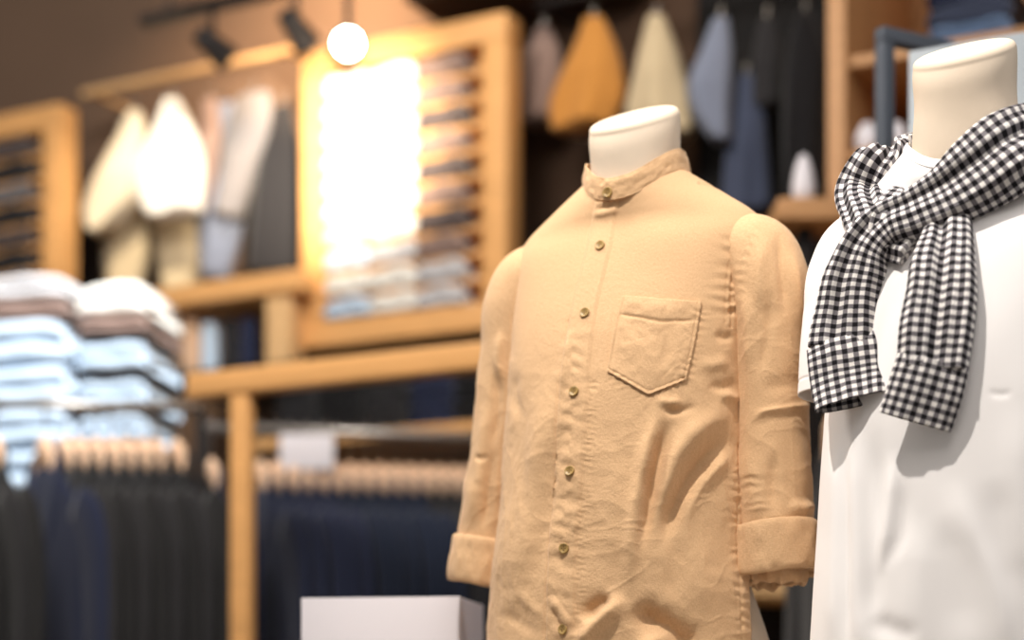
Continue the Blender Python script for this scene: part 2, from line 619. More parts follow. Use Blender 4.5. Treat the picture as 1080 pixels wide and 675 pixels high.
def mannequin(fr, label, top, hip=0.0):
    root = empty('mannequin', (fr.loc[0], fr.loc[1], TZ), fr.a)
    tag(root, label, 'mannequin')
    dz = top - 1.82
    R = [  # key cx cy rx rf rb zf zs zb e
        (0.00, 0, -0.01, .150 + hip, .10, .10 + hip * .4, .88, .88, .88, 2.2),
        (0.15, 0, -0.01, .158 + hip, .105, .105 + hip * .4, 1.02, 1.02, 1.02, 2.2),
        (0.30, 0, -0.015, .145, .10, .09, 1.22, 1.22, 1.22, 2.2),
        (0.45, 0, -0.015, .150, .10, .085, 1.36, 1.36, 1.36, 2.2),
        (0.60, 0, -0.005, .155, .085, .085, 1.50, 1.50, 1.50, 2.3),
        (0.70, 0, 0, .155, .06, .07, 1.575, 1.58, 1.59, 2.4),
        (0.78, 0, 0, .12, .055, .06, 1.615, 1.635, 1.64, 2.3),
        (0.84, 0, -0.01, .078, .066, .066, 1.655, 1.675, 1.68, 2.0),
        (0.90, 0, -0.016, .0675, .067, .066, 1.715 + dz * .4, 1.73 + dz * .4, 1.745 + dz * .4, 2.0),
        (1.02, 0, -0.022, .0665, .068, .066, 1.772 + dz, 1.806 + dz, 1.840 + dz, 2.0, 1),
        (1.035, 0, -0.022, .0660, .0675, .0655, 1.779 + dz, 1.813 + dz, 1.847 + dz, 2.0, 1),
    ]
    P = loft(R, 97, 180)
    P[..., 2] -= TZ
    # the cut of the neck slopes down to the front; its edge is rounded over
    rim = P[-1]
    c = rim.mean(0)
    n = np.cross(rim[45] - c, rim[90] - c); n /= np.linalg.norm(n)
    if n[2] < 0: n = -n
    cap = []
    for k in range(1, 9):
        q = math.radians(k * 11)
        cap.append(c + (rim - c) * (1 - .16 * (1 - math.cos(q))) + n * .0105 * math.sin(q))
    for f in (.7, .5, .3, .15, .01):
        cap.append(c + (rim - c) * f + n * (.0105 + .001 * (1 - f)))
    build_grid('torso', np.concatenate([P, np.array(cap)]), M['form'], root, weld=True)
    MB().tube([(0, 0, .1), (0, 0, .005)], .018, 16).build('pole', M['steel'], root)
    MB().lathe([(.13, 0), (.13, .008), (.12, .012), (.02, .014)], 40).build('base', M['steel'], root)
    return root


mannequin(F1, 'cream headless mannequin wearing the tan shirt', 1.82, 0.047)
mannequin(F2, 'cream headless mannequin wearing the white tee and checked scarf', 1.815)

# ------------------------------------------------------------------ the tan shirt
HZ = 0.97
shirt = empty('shirt', (F1.loc[0], F1.loc[1], HZ), F1.a)
tag(shirt, 'tan band-collar button shirt with rolled sleeves on the cream mannequin', 'shirt')


def sh(P):
    P = P.copy(); P[..., 2] -= HZ; return P


TR = [
    (0.00, -.006, -.035, .216, .165, .160, .97, .99, .98, 2.15),
    (0.12, -.006, -.035, .211, .162, .154, 1.10, 1.10, 1.10, 2.15),
    (0.28, -.006, -.030, .196, .152, .120, 1.25, 1.25, 1.25, 2.2),
    (0.42, -.006, -.025, .188, .143, .115, 1.38, 1.38, 1.38, 2.25),
    (0.53, -.004, -.018, .188, .128, .118, 1.485, 1.48, 1.48, 2.3),
    (0.62, -.002, -.012, .190, .107, .112, 1.565, 1.56, 1.565, 2.4),
    (0.68, 0, -.008, .192, .092, .098, 1.616, 1.630, 1.630, 2.3),
    (0.73, 0, -.005, .184, .082, .088, 1.650, 1.659, 1.664, 2.1),
    (0.79, 0, -.008, .136, .078, .082, 1.672, 1.696, 1.704, 2.1),
    (0.85, 0, -.014, .080, .075, .074, 1.692, 1.734, 1.745, 2.0),
]
NU, NV = 560, 520
T0 = loft(TR, NU, NV)
thg = np.radians(90) + np.linspace(0, 2 * math.pi, NU)
vg = np.linspace(0, 1, NV)
UU, VV = np.meshgrid(thg * 0.18, vg * 0.86)
UVT = np.stack([UU, VV], -1)
Z0 = T0[..., 2]

strokes = [
    # drape folds running from the armhole and pocket down to the hem
    ([(781, 436), (745, 447), (714, 480), (700, 520), (688, 560)], .0105, 11, 13),
    ([(778, 455), (744, 486), (716, 525), (704, 560), (700, 590)], -.0125, 11, 10),
    ([(779, 470), (750, 497), (730, 528), (718, 562)], .0055, 6, 9),
    ([(704, 418), (688, 455), (676, 510), (668, 570), (664, 640)], .0100, 7, 9),
    ([(716, 432), (702, 460), (690, 510), (679, 555), (672, 590)], -.0115, 8, 8),
    ([(655, 470), (650, 540), (648, 610)], .003, 14, 14),
    ([(742, 560), (738, 600), (744, 650)], .004, 16, 16),
    ([(712, 560), (714, 610), (708, 640)], -.004, 12, 12),
    ([(690, 420), (705, 425), (722, 423)], .0035, 5, 5),
    ([(694, 430), (712, 434), (738, 428)], -.004, 5, 5),
    ([(770, 480), (752, 500), (745, 520)], .003, 8, 8),
    ([(735, 380), (750, 385), (772, 380)], .003, 7, 7),
    ([(745, 405), (762, 408), (779, 402)], -.003, 6, 6),
    ([(753, 350), (764, 356), (775, 352)], -.003, 5, 5),
    ([(757, 420), (768, 418), (781, 424)], .004, 5, 5),
    # folds left of the placket
    ([(606, 345), (598, 372), (592, 420)], .0035, 5, 6),
    ([(580, 395), (570, 470), (556, 560), (530, 660)], .0055, 14, 14),
    ([(594, 425), (583, 500), (572, 570), (560, 640)], -.005, 9, 11),
    ([(556, 380), (549, 460), (538, 560)], -.003, 12, 12),
    ([(545, 470), (540, 540), (522, 640)], .0035, 9, 9),
    ([(540, 372), (532, 392), (534, 418)], .003, 5, 5),
    ([(548, 388), (541, 412), (545, 445)], -.003, 5, 5),
    # bunched hem folds
    ([(580, 628), (592, 645), (606, 662)], .0032, 4, 5),
    ([(583, 640), (590, 655), (596, 668)], -.003, 4, 4),
    ([(604, 690), (634, 655), (662, 628)], .013, 10, 9, .3),
    ([(612, 655), (630, 640), (648, 630)], -.010, 9, 9),
    ([(664, 640), (690, 655), (718, 672), (735, 690)], -.016, 13, 13, .25),
    ([(668, 692), (690, 676), (716, 668)], .010, 9, 9),
    ([(548, 620), (560, 640), (580, 652)], .002, 6, 6),
    ([(520, 645), (545, 655), (575, 675)], -.002, 7, 7),
    # chest and shoulder
    ([(650, 240), (690, 250), (735, 245)], .002, 25, 25),
    ([(622, 228), (640, 225), (656, 220)], .0018, 3, 3),
    ([(628, 221), (640, 219), (650, 216)], -.0015, 2.5, 2.5),
]
puckers = [
    ([(778, 490), (779, 560), (781, 620), (784, 690)], .0009, 11, 9, 3),
    ([(776, 300), (774, 330)], .0012, 8, 8, 9),
    ([(783, 252), (771, 285), (768, 335)], .0016, 12, 18, 4),
    ([(604, 345), (603, 413), (600, 497), (594, 578), (592, 680)], .0009, 17, 14, 5),
    ([(626, 400), (619, 497), (613, 578), (611, 680)], .0006, 6, 6, 6),
    ([(738, 325), (730, 365), (722, 402)], .0009, 8, 8, 7),
    ([(643, 394), (684, 418), (722, 402)], .0008, 8, 7, 8),
]
grooves = [
    ([(600, 338), (590, 404), (584, 497), (578, 578), (576, 640), (575, 700)], -.0016, 1.6),
    ([(634, 338), (626, 404), (620, 497), (614, 578), (612, 700)], -.0009, 1.4),
    ([(738, 193), (775, 203), (812, 221)], -.0022, 1.6),
    ([(796, 232), (778, 270), (772, 300), (771, 345)], -.0018, 1.8),
    ([(790, 232), (772, 268), (766, 300), (765, 340)], -.0007, 1.3),
    ([(780, 470), (778, 560), (781, 620), (784, 690)], -.0016, 1.6),
    ([(776, 470), (774, 560), (777, 620), (780, 690)], -.0006, 1.2),
]
T1 = sculpt(T0, F1, strokes, puckers, grooves, 1.25)
# soft overall crumple, stronger towards the hem
n1 = vnoise(UU * 14, VV * 10, 21) * .6 + vnoise(UU * 40, VV * 26, 22) * .28 + vnoise(UU * 95, VV * 80, 23) * .12
fade = np.clip((1.60 - Z0) / .35, 0.06, 1)


def creases(u, v, seed):
    """fine sharp linen creases"""
    a = 1 - np.abs(vnoise(u * 20 + 3 * vnoise(u * 9, v * 9, seed + 7), v * 13, seed))
    b = 1 - np.abs(vnoise(u * 46, v * 34 + 3 * vnoise(u * 16, v * 16, seed + 8), seed + 1))
    return .6 * a ** 6 + .4 * b ** 6 - .3


T1 = T1 + grid_normals(T1) * ((n1 * .0036 + creases(UU, VV, 24) * .0016) * fade)[..., None]
# open side vent at the back of the left hip
tc_ = 0.5 * (thg[:-1] + thg[1:])
zc = Z0[:-1, :-1]
ang = (np.degrees(tc_) % 360)[None, :]
keep = ~((zc < 1.135) & ((ang > 348) | (ang < 60)))
build_grid('shirt_body', sh(T1), M['camel'], shirt, UVT, solid=.0016, keep=keep)
BV1 = bvh_of(T1, F1)

# placket
PL = smooth_line([(628, 214), (619, 259), (602, 330), (592, 404), (586, 497), (580, 578), (578, 640), (577, 720)], 8)
PR = smooth_line([(655, 211), (648, 259), (632, 330), (624, 404), (618, 497), (612, 578), (611, 640), (610, 720)], 8)


def along(line, t):
    a = np.array(line)
    y = a[0, 1] + t * (a[-1, 1] - a[0, 1])
    return float(np.interp(y, a[:, 1], a[:, 0])), float(y)


def placket_map(u, t):
    l, r = along(PL, t), along(PR, t)
    return l[0] + (r[0] - l[0]) * u, l[1] + (r[1] - l[1]) * u


def stitched(P, margin, depth, sides=(1, 1, 0, 0)):
    """press a stitch line into a patch near its edges"""
    nv, nu = P.shape[:2]
    N = grid_normals(P)
    fl = -1 if N[nv // 2, nu // 2, 1] > 0 else 1
    wu = np.linalg.norm(P[nv // 2, -1] - P[nv // 2, 0]); hv = np.linalg.norm(P[-1, nu // 2] - P[0, nu // 2])
    u = np.linspace(0, wu, nu)[None, :]; v = np.linspace(0, hv, nv)[:, None]
    H = np.zeros((nv, nu))
    for k, d in enumerate((u, wu - u, v, hv - v)):
        if sides[k]:
            H = np.minimum(H, -depth * np.exp(-((d - margin) / .0011) ** 2) + 0 * H)
    return P + N * fl * H[..., None]


NP = 34
Pp = patch(BV1, F1, placket_map, NP, 460, .0026)
tp = np.linspace(0, 1, 460)[:, None]; up = np.linspace(0, 1, NP)[None, :]
wr = vnoise(up * 2.2 + 0 * tp, tp * 34, 31) * .0011 * np.clip((tp - .25) * 4, 0, 1) + vnoise(up * 5 + 0 * tp, tp * 80, 32) * .0005 * np.clip((tp - .2) * 4, 0.1, 1)
wr = wr - .0021 * np.exp(-((up - 0.0) / .05) ** 2) * np.clip((.30 - tp) / .05, 0, 1)      # the upper edge lies flat on the chest
wr = wr - .0042 * np.clip((up - .80) / .20, 0, 1)                                    # sewn down along the right
Np = grid_normals(Pp)
sgn = -1 if Np[200, 17, 1] > 0 else 1
Pp = Pp + sgn * Np * wr[..., None]
Pp = stitched(Pp, .005, .0006, (1, 0, 0, 0))
uvp = np.stack([up * .04 + 0 * tp, tp * .7 + 0 * up], -1)
build_grid('placket', sh(Pp), M['camel'], shirt, uvp, solid=.002, flip=(sgn < 0))

# chest pocket with a folded hem and a pointed bottom
BOT = [(641, 392), (684, 417), (723, 401)]


def pocket_map(u, t):
    tl, tr = (657, 313), (739, 319)
    bx = 641 + (723 - 641) * u
    tipu = (684 - 641) / (723 - 641)
    by = np.interp(u, [0, tipu, 1], [392, 417, 401])
    x0, y0 = tl[0] + (tr[0] - tl[0]) * u, tl[1] + (tr[1] - tl[1]) * u
    bow = 3.0 * math.sin(math.pi * t) * (u - .5)
    return x0 + (bx - x0) * t + bow, y0 + (by - y0) * t


nku, nkv = 90, 100
Pk = patch(BV1, F1, pocket_map, nku, nkv, .0030)
uk = np.linspace(0, 1, nku)[None, :]; vk = np.linspace(0, 1, nkv)[:, None]
hk = .0022 * np.exp(-((vk - .10) / .10) ** 2) * np.exp(-((uk - .45) / .5) ** 2)              # puffed hem band
hk = hk - .0020 * np.exp(-((vk - .235) / .018) ** 2) + .0028 * np.exp(-((uk - .42) / .22) ** 2 - ((vk - .55) / .22) ** 2)
hk = hk - .0026 * np.exp(-((uk - (.62 + .18 * (vk - .3))) / .07) ** 2) * np.exp(-((vk - .5) / .25) ** 2)
hk = hk + vnoise(uk * 5 + 0 * vk, vk * 5, 41) * .0012 + vnoise(uk * 13 + 0 * vk, vk * 13, 42) * .0006
edge = np.minimum(np.minimum(uk, 1 - uk) * .6, np.minimum(1 - vk, 9))
hk = hk * np.clip(edge / .06, 0, 1)
hk = hk - .0012 * np.exp(-((np.minimum(uk, 1 - uk) - .035) / .012) ** 2) - .0012 * np.exp(-((1 - vk - .04) / .014) ** 2)
Nk = grid_normals(Pk)
sk = -1 if Nk[50, 45, 1] > 0 else 1
Pk = Pk + sk * Nk * hk[..., None]
build_grid('chest_pocket', sh(Pk), M['camel'], shirt, np.stack([uk * .11 + 0 * vk, vk * .12 + 0 * uk], -1), solid=.0022, flip=(sk < 0))

# collar band: overlaps itself at the front, button end on top
nc = 260
a0, a1 = -104.0, 282.0
thc = np.radians(np.linspace(a0, a1, nc))
tt = np.linspace(0, 1, nc)
cc, ss = np.cos(thc), np.sin(thc)
w2 = ss * ss
rows = []
arc_len = (tt * np.radians(a1 - a0)) * .075
endd = np.minimum(arc_len, arc_len[-1] - arc_len)
shape = np.sqrt(np.clip(1 - (1 - np.clip(endd / .014, 0, 1)) ** 2, 0, 1))
over = .0042 * np.clip(1 - (tt * (a1 - a0) / 40.0), 0, 1) - .001 * np.clip((tt - .93) * 14, 0, 1)
for k in range(25):
    f = k / 24
    ff = f if f < .55 else .55 + (f - .55) * shape
    zb = np.where(ss < 0, 1.732 + (1.686 - 1.732) * w2, 1.732 + (1.744 - 1.732) * w2)
    H = np.where(ss < 0, .034 - .002 * w2, .034 + .006 * w2)
    lean = np.where(ss < 0, .004, .010)
    rx = .0800 - .0052 * ff + over + .0012 * np.sin(math.pi * f)
    ry = np.where(ss < 0, .0770 - .004 * ff, .0755 - .005 * ff) + over + .0012 * np.sin(math.pi * f)
    wv = .0010 * vnoise(thc * 5, np.full(nc, f * 2.5), 51) + .0007 * vnoise(thc * 13, np.full(nc, f * 5), 52)
    st = -.0008 * (math.exp(-((f - .07) / .03) ** 2) + math.exp(-((f - .93) / .03) ** 2))
    rows.append(np.stack([(rx + wv + st) * cc, -.0145 - .004 * ff + (ry + wv + st) * ss, zb + H * ff - .002], -1))
Pc = np.array(rows)
uvc = np.stack(np.meshgrid(arc_len, np.linspace(0, .035, 25)), -1)
build_grid('collar_band', sh(Pc), M['camel'], shirt, uvc, solid=.0026)
BVC = bvh_of(Pc, F1)


# sleeves with rolled cuffs
def sleeve(path, rad, strokes, puckers, grooves, seed, cuff_tilt, tuck=0.0):
    P, v, th = tube_grid(path, rad, 220, 300, 1.08, 90)
    uu, vv = np.meshgrid(th * .055, v)
    # make the surface face outwards
    N = grid_normals(P)
    Cc = P.mean(1, keepdims=True)
    if (N * (P - Cc)).sum() < 0:
        P = P[:, ::-1]
    P = sculpt(P, F1, strokes, puckers, grooves, 1.4)
    nz = vnoise(uu * 16, vv * 11, seed) * .7 + vnoise(uu * 46, vv * 30, seed + 1) * .3
    fd = np.clip((v - .06) / .1, .1, 1)[:, None]
    P = P + grid_normals(P) * ((nz * .0036 + creases(uu, vv, seed + 20) * .0016) * fd)[..., None]
    s = build_grid('sleeve', sh(P), M['camel'], shirt, np.stack([uu, vv], -1), solid=.0016)
    # the cuff: a thick turned-back roll, open below
    e0, e1 = np.array(path[-2]), np.array(path[-1])
    t = (e1 - e0) / np.linalg.norm(e1 - e0)
    cu = np.array(path[-1])
    prof = [(-.066, .0030), (-.067, .0068), (-.060, .0098), (-.045, .0108), (-.028, .0112), (-.010, .0118), (0.0, .0110), (.0045, .0080),
            (.0035, .0030), (-.004, -.0010), (-.016, -.0030), (-.040, -.0050), (-.060, -.0060)]
    nu = 160
    an = np.linspace(0, 2 * math.pi, nu) + math.pi / 2
    A = np.cross([0, 1.0, 0], t); A /= np.linalg.norm(A)
    B = np.cross(t, A)
    out = []
    for h, r in prof:
        wob = .0012 * vnoise(an * 3, np.full(nu, h * 40 + 3), seed + 5) + .0010 * vnoise(an * 8, np.full(nu, h * 90 + 3), seed + 6)
        r0 = rad[-1] + r + wob + (h + .06) * cuff_tilt[2]
        hh = h + cuff_tilt[0] * np.cos(an) * .05 + cuff_tilt[1] * np.sin(an) * .05 + .0022 * vnoise(an * 2.5, np.full(nu, 7.7), seed + 7) * (h > -.03)
        out.append(cu + t * hh[:, None] + r0[:, None] * (np.cos(an)[:, None] * A + 1.06 * np.sin(an)[:, None] * B))
    C = np.array(out)
    key = np.arange(len(prof))
    C = crom(C, np.linspace(0, len(prof) - 1, 60), key)
    N = grid_normals(C)
    if (N[:20] * (C[:20] - cu)).sum() < 0:
        C = C[:, ::-1]
    uvq = np.stack(np.meshgrid(an * .06, np.linspace(0, .14, 60)), -1)
    build_grid('cuff', sh(C), M['camel'], s, uvq)
    # the folded sleeve end showing inside the roll
    ins = []
    for h, r in ((-.03, -.007), (-.012, -.009), (.004, -.010), (.013, -.012), (.016, -.016), (.010, -.019), (-.02, -.020)):
        wob = .004 * vnoise(an * 2.2, np.full(nu, 1.5), seed + 9) + .003 * vnoise(an * 5, np.full(nu, h * 30 + 9), seed + 8)
        ins.append(cu + t * (h - tuck + wob * 1.2)[:, None] + (rad[-1] + r + wob)[:, None] * (np.cos(an)[:, None] * A + np.sin(an)[:, None] * B))
    I = crom(np.array(ins), np.linspace(0, 6, 24), np.arange(7))
    N = grid_normals(I)
    if (N[:10] * (I[:10] - cu)).sum() < 0:
        I = I[:, ::-1]
    build_grid('cuff_lining', sh(I), M['camel'], s, np.stack(np.meshgrid(an * .05, np.linspace(0, .08, 24)), -1))
    return s


sleeve([(.150, .0, 1.604), (.178, -.003, 1.599), (.197, -.008, 1.567), (.204, -.011, 1.50), (.209, -.018, 1.39), (.215, -.024, 1.28), (.221, -.028, 1.146)],
       [.058, .060, .060, .0575, .052, .0525, .0535],
       [([(806, 245), (802, 290), (806, 335)], .0035, 7, 9), ([(820, 240), (826, 290), (830, 335)], -.0045, 5, 6), ([(836, 260), (842, 310), (846, 350)], .003, 5, 5),
        ([(812, 300), (810, 350), (800, 400)], -.003, 6, 6), ([(786, 300), (790, 350), (788, 400)], .003, 6, 6),
        ([(786, 446), (806, 434), (842, 428), (868, 429)], .0022, 3, 5, .3), ([(790, 452), (812, 442), (850, 437)], -.0012, 6, 6),
        ([(800, 412), (820, 406), (850, 402)], -.002, 9, 9), ([(818, 470), (816, 510), (819, 545)], -.0035, 6, 7), ([(830, 530), (845, 536), (862, 530)], .0045, 6, 7),
        ([(795, 470), (797, 520), (795, 560)], .002, 9, 9), ([(845, 455), (848, 500), (852, 530)], .002, 9, 9)],
       [([(800, 236), (782, 275), (778, 320)], .0007, 10, 7, 14), ([(792, 500), (800, 540)], .0008, 9, 12, 15)],
       [([(846, 310), (852, 312), (862, 314)], -.001, 1.5)], 61, (.10, 0.02, .0))
sleeve([(-.150, .0, 1.604), (-.176, -.003, 1.599), (-.193, -.008, 1.567), (-.199, -.010, 1.50), (-.215, -.015, 1.39), (-.230, -.018, 1.29), (-.247, -.020, 1.150)],
       [.058, .060, .060, .0575, .053, .0515, .052],
       [([(528, 345), (526, 380), (530, 410)], .004, 5, 5), ([(522, 380), (524, 430), (520, 480)], -.004, 5, 5),
        ([(512, 420), (508, 480), (500, 550)], .004, 7, 7), ([(520, 470), (514, 520), (510, 565)], -.005, 5, 5), ([(500, 480), (508, 484), (516, 480)], -.002, 3, 3),
        ([(492, 500), (498, 530), (492, 560)], .002, 6, 6)],
       [], [], 71, (-.05, 0.0, .0), .02)


def button_at(bv, px, py, off, parent, r=.0076):
    loc, nor = hit(bv, px, py)
    p = F1.L(np.array(loc + nor * off)); p[2] -= HZ
    n = np.array(nor) @ F1.R
    b = MB().lathe([(r * .5, -.001), (r, 0), (r, .0014), (r * .93, .0022), (r * .8, .0022), (r * .68, .0013), (.0002, .0012)], 28, n, p).build('button', M['button'], parent, 0, True)
    th = MB()
    nn = Vector(n).normalized(); a = nn.orthogonal().normalized(); c = nn.cross(a)
    for s1 in (-1, 1):
        for s2 in (-1, 1):
            q = Vector(p) + nn * .0012 + (a * s1 + c * s2) * r * .26
            th.lathe([(r * .13, 0), (r * .13, .0003)], 8, nn, q)
    th.tube([Vector(p) + nn * .0014 + (a + c) * r * .26, Vector(p) + nn * .002, Vector(p) + nn * .0014 - (a + c) * r * .26], .0004, 6)
    th.build('thread', M['thread'], b)


Q = bvh_of(Pp, F1)
button_at(BVC, 641, 203, .0005, shirt)
for px, py in ((633, 259), (617, 330), (605.5, 413), (601, 497), (595, 578.5), (594, 664)):
    button_at(Q, px, py, .0008, shirt)

# ------------------------------------------------------------------ the white tee
TEEZ = 0.92
tee = empty('tee_shirt', (F2.loc[0], F2.loc[1], TEEZ), F2.a)
tag(tee, 'plain white crew-neck tee on the mannequin beside the tan shirt', 'tee shirt')


def te(P):
    P = P.copy(); P[..., 2] -= TEEZ; return P


ER = [
    (0.00, 0, -.030, .203, .165, .140, .92, .92, .92, 2.2),
    (0.14, 0, -.030, .198, .160, .135, 1.06, 1.06, 1.06, 2.2),
    (0.32, 0, -.028, .188, .150, .125, 1.24, 1.24, 1.24, 2.2),
    (0.45, 0, -.024, .182, .142, .118, 1.37, 1.37, 1.37, 2.2),
    (0.56, 0, -.018, .180, .128, .116, 1.475, 1.47, 1.47, 2.25),
    (0.65, 0, -.012, .180, .108, .110, 1.555, 1.55, 1.555, 2.4),
    (0.71, 0, -.008, .178, .090, .096, 1.594, 1.602, 1.605, 2.3),
    (0.76, 0, -.006, .166, .081, .086, 1.622, 1.634, 1.640, 2.15),
    (0.82, 0, -.010, .122, .080, .080, 1.642, 1.670, 1.680, 2.1),
    (0.88, 0, -.014, .081, .078, .074, 1.648, 1.698, 1.712, 2.0),
]
E0 = loft(ER, 420, 420)
tb_ = np.radians(90) + np.linspace(0, 2 * math.pi, 420)
EU, EV = np.meshgrid(tb_ * .18, np.linspace(0, .88, 420))
ek = [
    ([(902, 440), (904, 540), (908, 640), (914, 720)], .0055, 9, 14, .25),
    ([(884, 450), (881, 560), (878, 700)], .004, 9, 9, .25),
    ([(893, 450), (892, 560), (893, 700)], -.0055, 7, 7, .25),
    ([(918, 440), (922, 520), (920, 600), (914, 680)], -.0045, 12, 12, .25),
    ([(942, 470), (941, 520), (934, 575), (922, 612)], .0055, 6, 9),
    ([(954, 500), (950, 560), (930, 604)], -.003, 9, 9),
    ([(972, 540), (966, 620), (958, 720)], .004, 20, 24, .3),
    ([(1004, 500), (1022, 556), (1044, 606), (1058, 660), (1062, 720)], .0045, 12, 16, .3),
    ([(990, 540), (1006, 600), (1020, 680)], -.003, 20, 20, .3),
    ([(1048, 500), (1062, 570), (1080, 640)], -.003, 18, 18, .3),
    ([(1040, 412), (1055, 416), (1070, 413)], -.0012, 4, 4),
    ([(905, 300), (900, 360), (893, 420)], -.004, 8, 8),
    ([(1080, 420), (1074, 520), (1086, 640)], .004, 22, 22, .3),
    ([(915, 650), (940, 664), (975, 674)], -.004, 12, 12),
]
E1 = sculpt(E0, F2, ek)
en = vnoise(EU * 9, EV * 6, 81) * .7 + vnoise(EU * 24, EV * 12, 82) * .3
E1 = E1 + grid_normals(E1) * (en * .004 * np.clip((1.58 - E0[..., 2]) / .4, .05, 1))[..., None]
build_grid('tee_body', te(E1), M['tee'], tee, np.stack([EU, EV], -1), solid=.0014)
BV2 = bvh_of(E1, F2)
# neck ribbing
nr = 200
tr_ = np.radians(90) + np.linspace(0, 2 * math.pi, nr)
rb = []
for f in np.linspace(0, 1, 12):
    s_, c_ = np.sin(tr_), np.cos(tr_)
    ww2 = s_ * s_
    zz = np.where(s_ < 0, 1.696 + (1.646 - 1.696) * ww2, 1.696 + (1.711 - 1.696) * ww2) + .013 * f
    bul = .0016 * math.sin(math.pi * f) + .0009
    rb.append(np.stack([(.0815 - .0065 * f + bul) * c_, -.014 - .001 * f + (np.where(s_ < 0, .0785, .0745) - .0068 * f + bul) * s_, zz], -1))
build_grid('neck_ribbing', te(np.array(rb)), M['tee'], tee, solid=.0015)


def tee_sleeve(sx, seed):
    path = [(sx * .118, 0, 1.580), (sx * .145, -.003, 1.574), (sx * .160, -.008, 1.545), (sx * .164, -.012, 1.49), (sx * .167, -.018, 1.43), (sx * .169, -.020, 1.380)]
    P, v, th = tube_grid(path, [.054, .057, .057, .055, .056, .057], 160, 160, 1.1, 90)
    N = grid_normals(P)
    if (N * (P - P.mean(1, keepdims=True))).sum() < 0:
        P = P[:, ::-1]
    uu, vv = np.meshgrid(th * .06, v)
    P = P + grid_normals(P) * ((vnoise(uu * 12, vv * 8, seed) * .004 - .0012 * np.exp(-((vv - (v[-1] - .018)) / .0012) ** 2)) * np.clip(vv / .12, .1, 1))[..., None]
    return build_grid('sleeve', te(P), M['tee'], tee, solid=.0014)


tee_sleeve(-1, 91)
tee_sleeve(1, 92)

# ------------------------------------------------------------------ gingham shirt knotted round the shoulders
GO = np.array([F2.loc[0], F2.loc[1], 1.30])
scarf = empty('gingham_scarf', tuple(GO), 0)
tag(scarf, 'black and white gingham shirt knotted like a scarf over the white tee', 'scarf')


def lie(px, py, off):
    """a point of the knotted shirt lying off metres in front of the tee where the photo shows it"""
    for k in range(60):                       # beside the shoulder: take the depth of the nearest cloth
        f = k / 60
        loc, nor = hit(BV2, px + (985 - px) * f, py + (300 - py) * f)
        if loc is not None:
            break
    p = loc + nor * off
    q = at(px, py, p.y)
    return np.array(q), np.array(nor)


def band(name, pts, parent, seed, pleat=.004, npl=3, nu=110, nv=240, ends=(False, False), vflip=1, v0=0.0, spread=.35, open_end=False):
    """pts: (point, outward normal, width m, thickness m).  A flattened, gathered cloth tube with straight-woven checks"""
    C0 = np.array([p[0] for p in pts]); N0 = np.array([p[1] for p in pts])
    wd = np.array([p[2] for p in pts]); tk = np.array([p[3] for p in pts])
    k = np.concatenate([[0], np.cumsum(np.linalg.norm(np.diff(C0, axis=0), axis=1))])
    v = np.linspace(0, k[-1], nv)
    C, Nn, w, t = crom(C0, v, k), crom(N0, v, k), crom(wd, v, k), crom(tk, v, k)
    T = np.gradient(C, axis=0); T /= np.linalg.norm(T, axis=1, keepdims=True)
    Nn = Nn - (Nn * T).sum(1, keepdims=True) * T
    Nn /= np.linalg.norm(Nn, axis=1, keepdims=True)
    S = np.cross(Nn, T)
    ph = np.linspace(0, 2 * math.pi, nu) - math.pi / 2
    cx = np.sign(np.cos(ph)) * np.abs(np.cos(ph)) ** .75
    sx = np.sign(np.sin(ph)) * np.abs(np.sin(ph)) ** .85
    x = cx[None, :] * (w / 2)[:, None]
    wref = np.mean(w)
    # distance across the cloth, so that the checks stay square
    lat = (np.arcsin(np.clip(cx, -1, 1)) / (math.pi / 2) * .5 + cx * .5)
    uu = lat[None, :] * (wref * (1 - spread) + w * spread)[:, None] / 2 * 1.06
    back = (sx < 0)[None, :]
    uu = np.where(back, wref * 1.06 - uu, uu)
    vv = np.broadcast_to(v[:, None] * vflip + v0, uu.shape)
    q = x / (wref / 2)
    drift = vnoise(vv * 6, np.zeros_like(vv) + seed, seed) * .8
    pl = np.sin(npl * math.pi * (q * .5 + .5) + drift * 2 + seed) + .5 * np.sin((npl * 2 + 1) * math.pi * (q * .5 + .5) + drift * 3 + seed * 2)
    nz = vnoise(q * 3 + 50, vv * 26, seed + 1) * .5 + vnoise(q * 7 + 50, vv * 55, seed + 2) * .25
    nrm = sx[None, :] * (t / 2)[:, None] + np.where(sx > 0, 1, -.3)[None, :] * np.abs(sx)[None, :] ** .5 * (pleat * pl + .003 * nz)
    x = x * (1 + .05 * vnoise(vv * 22, np.sign(x) * 3 + 7, seed + 3))
    P = C[:, None, :] + S[:, None, :] * x[..., None] + Nn[:, None, :] * nrm[..., None]
    Ng = grid_normals(P)
    if (Ng * (P - P.mean(1, keepdims=True))).sum() < 0:
        P, uu, vv = P[:, ::-1], uu[:, ::-1], vv[:, ::-1]
    return build_grid(name, P - GO, M['gingham'], parent, np.stack([uu, vv], -1), caps=not open_end, solid=.0015 if open_end else 0)


def row(px, py, off, wpx, th, d=None):
    p, n = lie(px, py, off)
    n = n * .22 + np.array([-.15, -.98, .05]) * .78
    return (p, n / np.linalg.norm(n), wpx / F * p[1], th)


def free(px, py, d, nor, wpx, th):
    p = np.array(at(px, py, d)); n = np.array(nor, float)
    return (p, n / np.linalg.norm(n), wpx / F * d, th)


fN = np.array([-.45, -.88, .15])
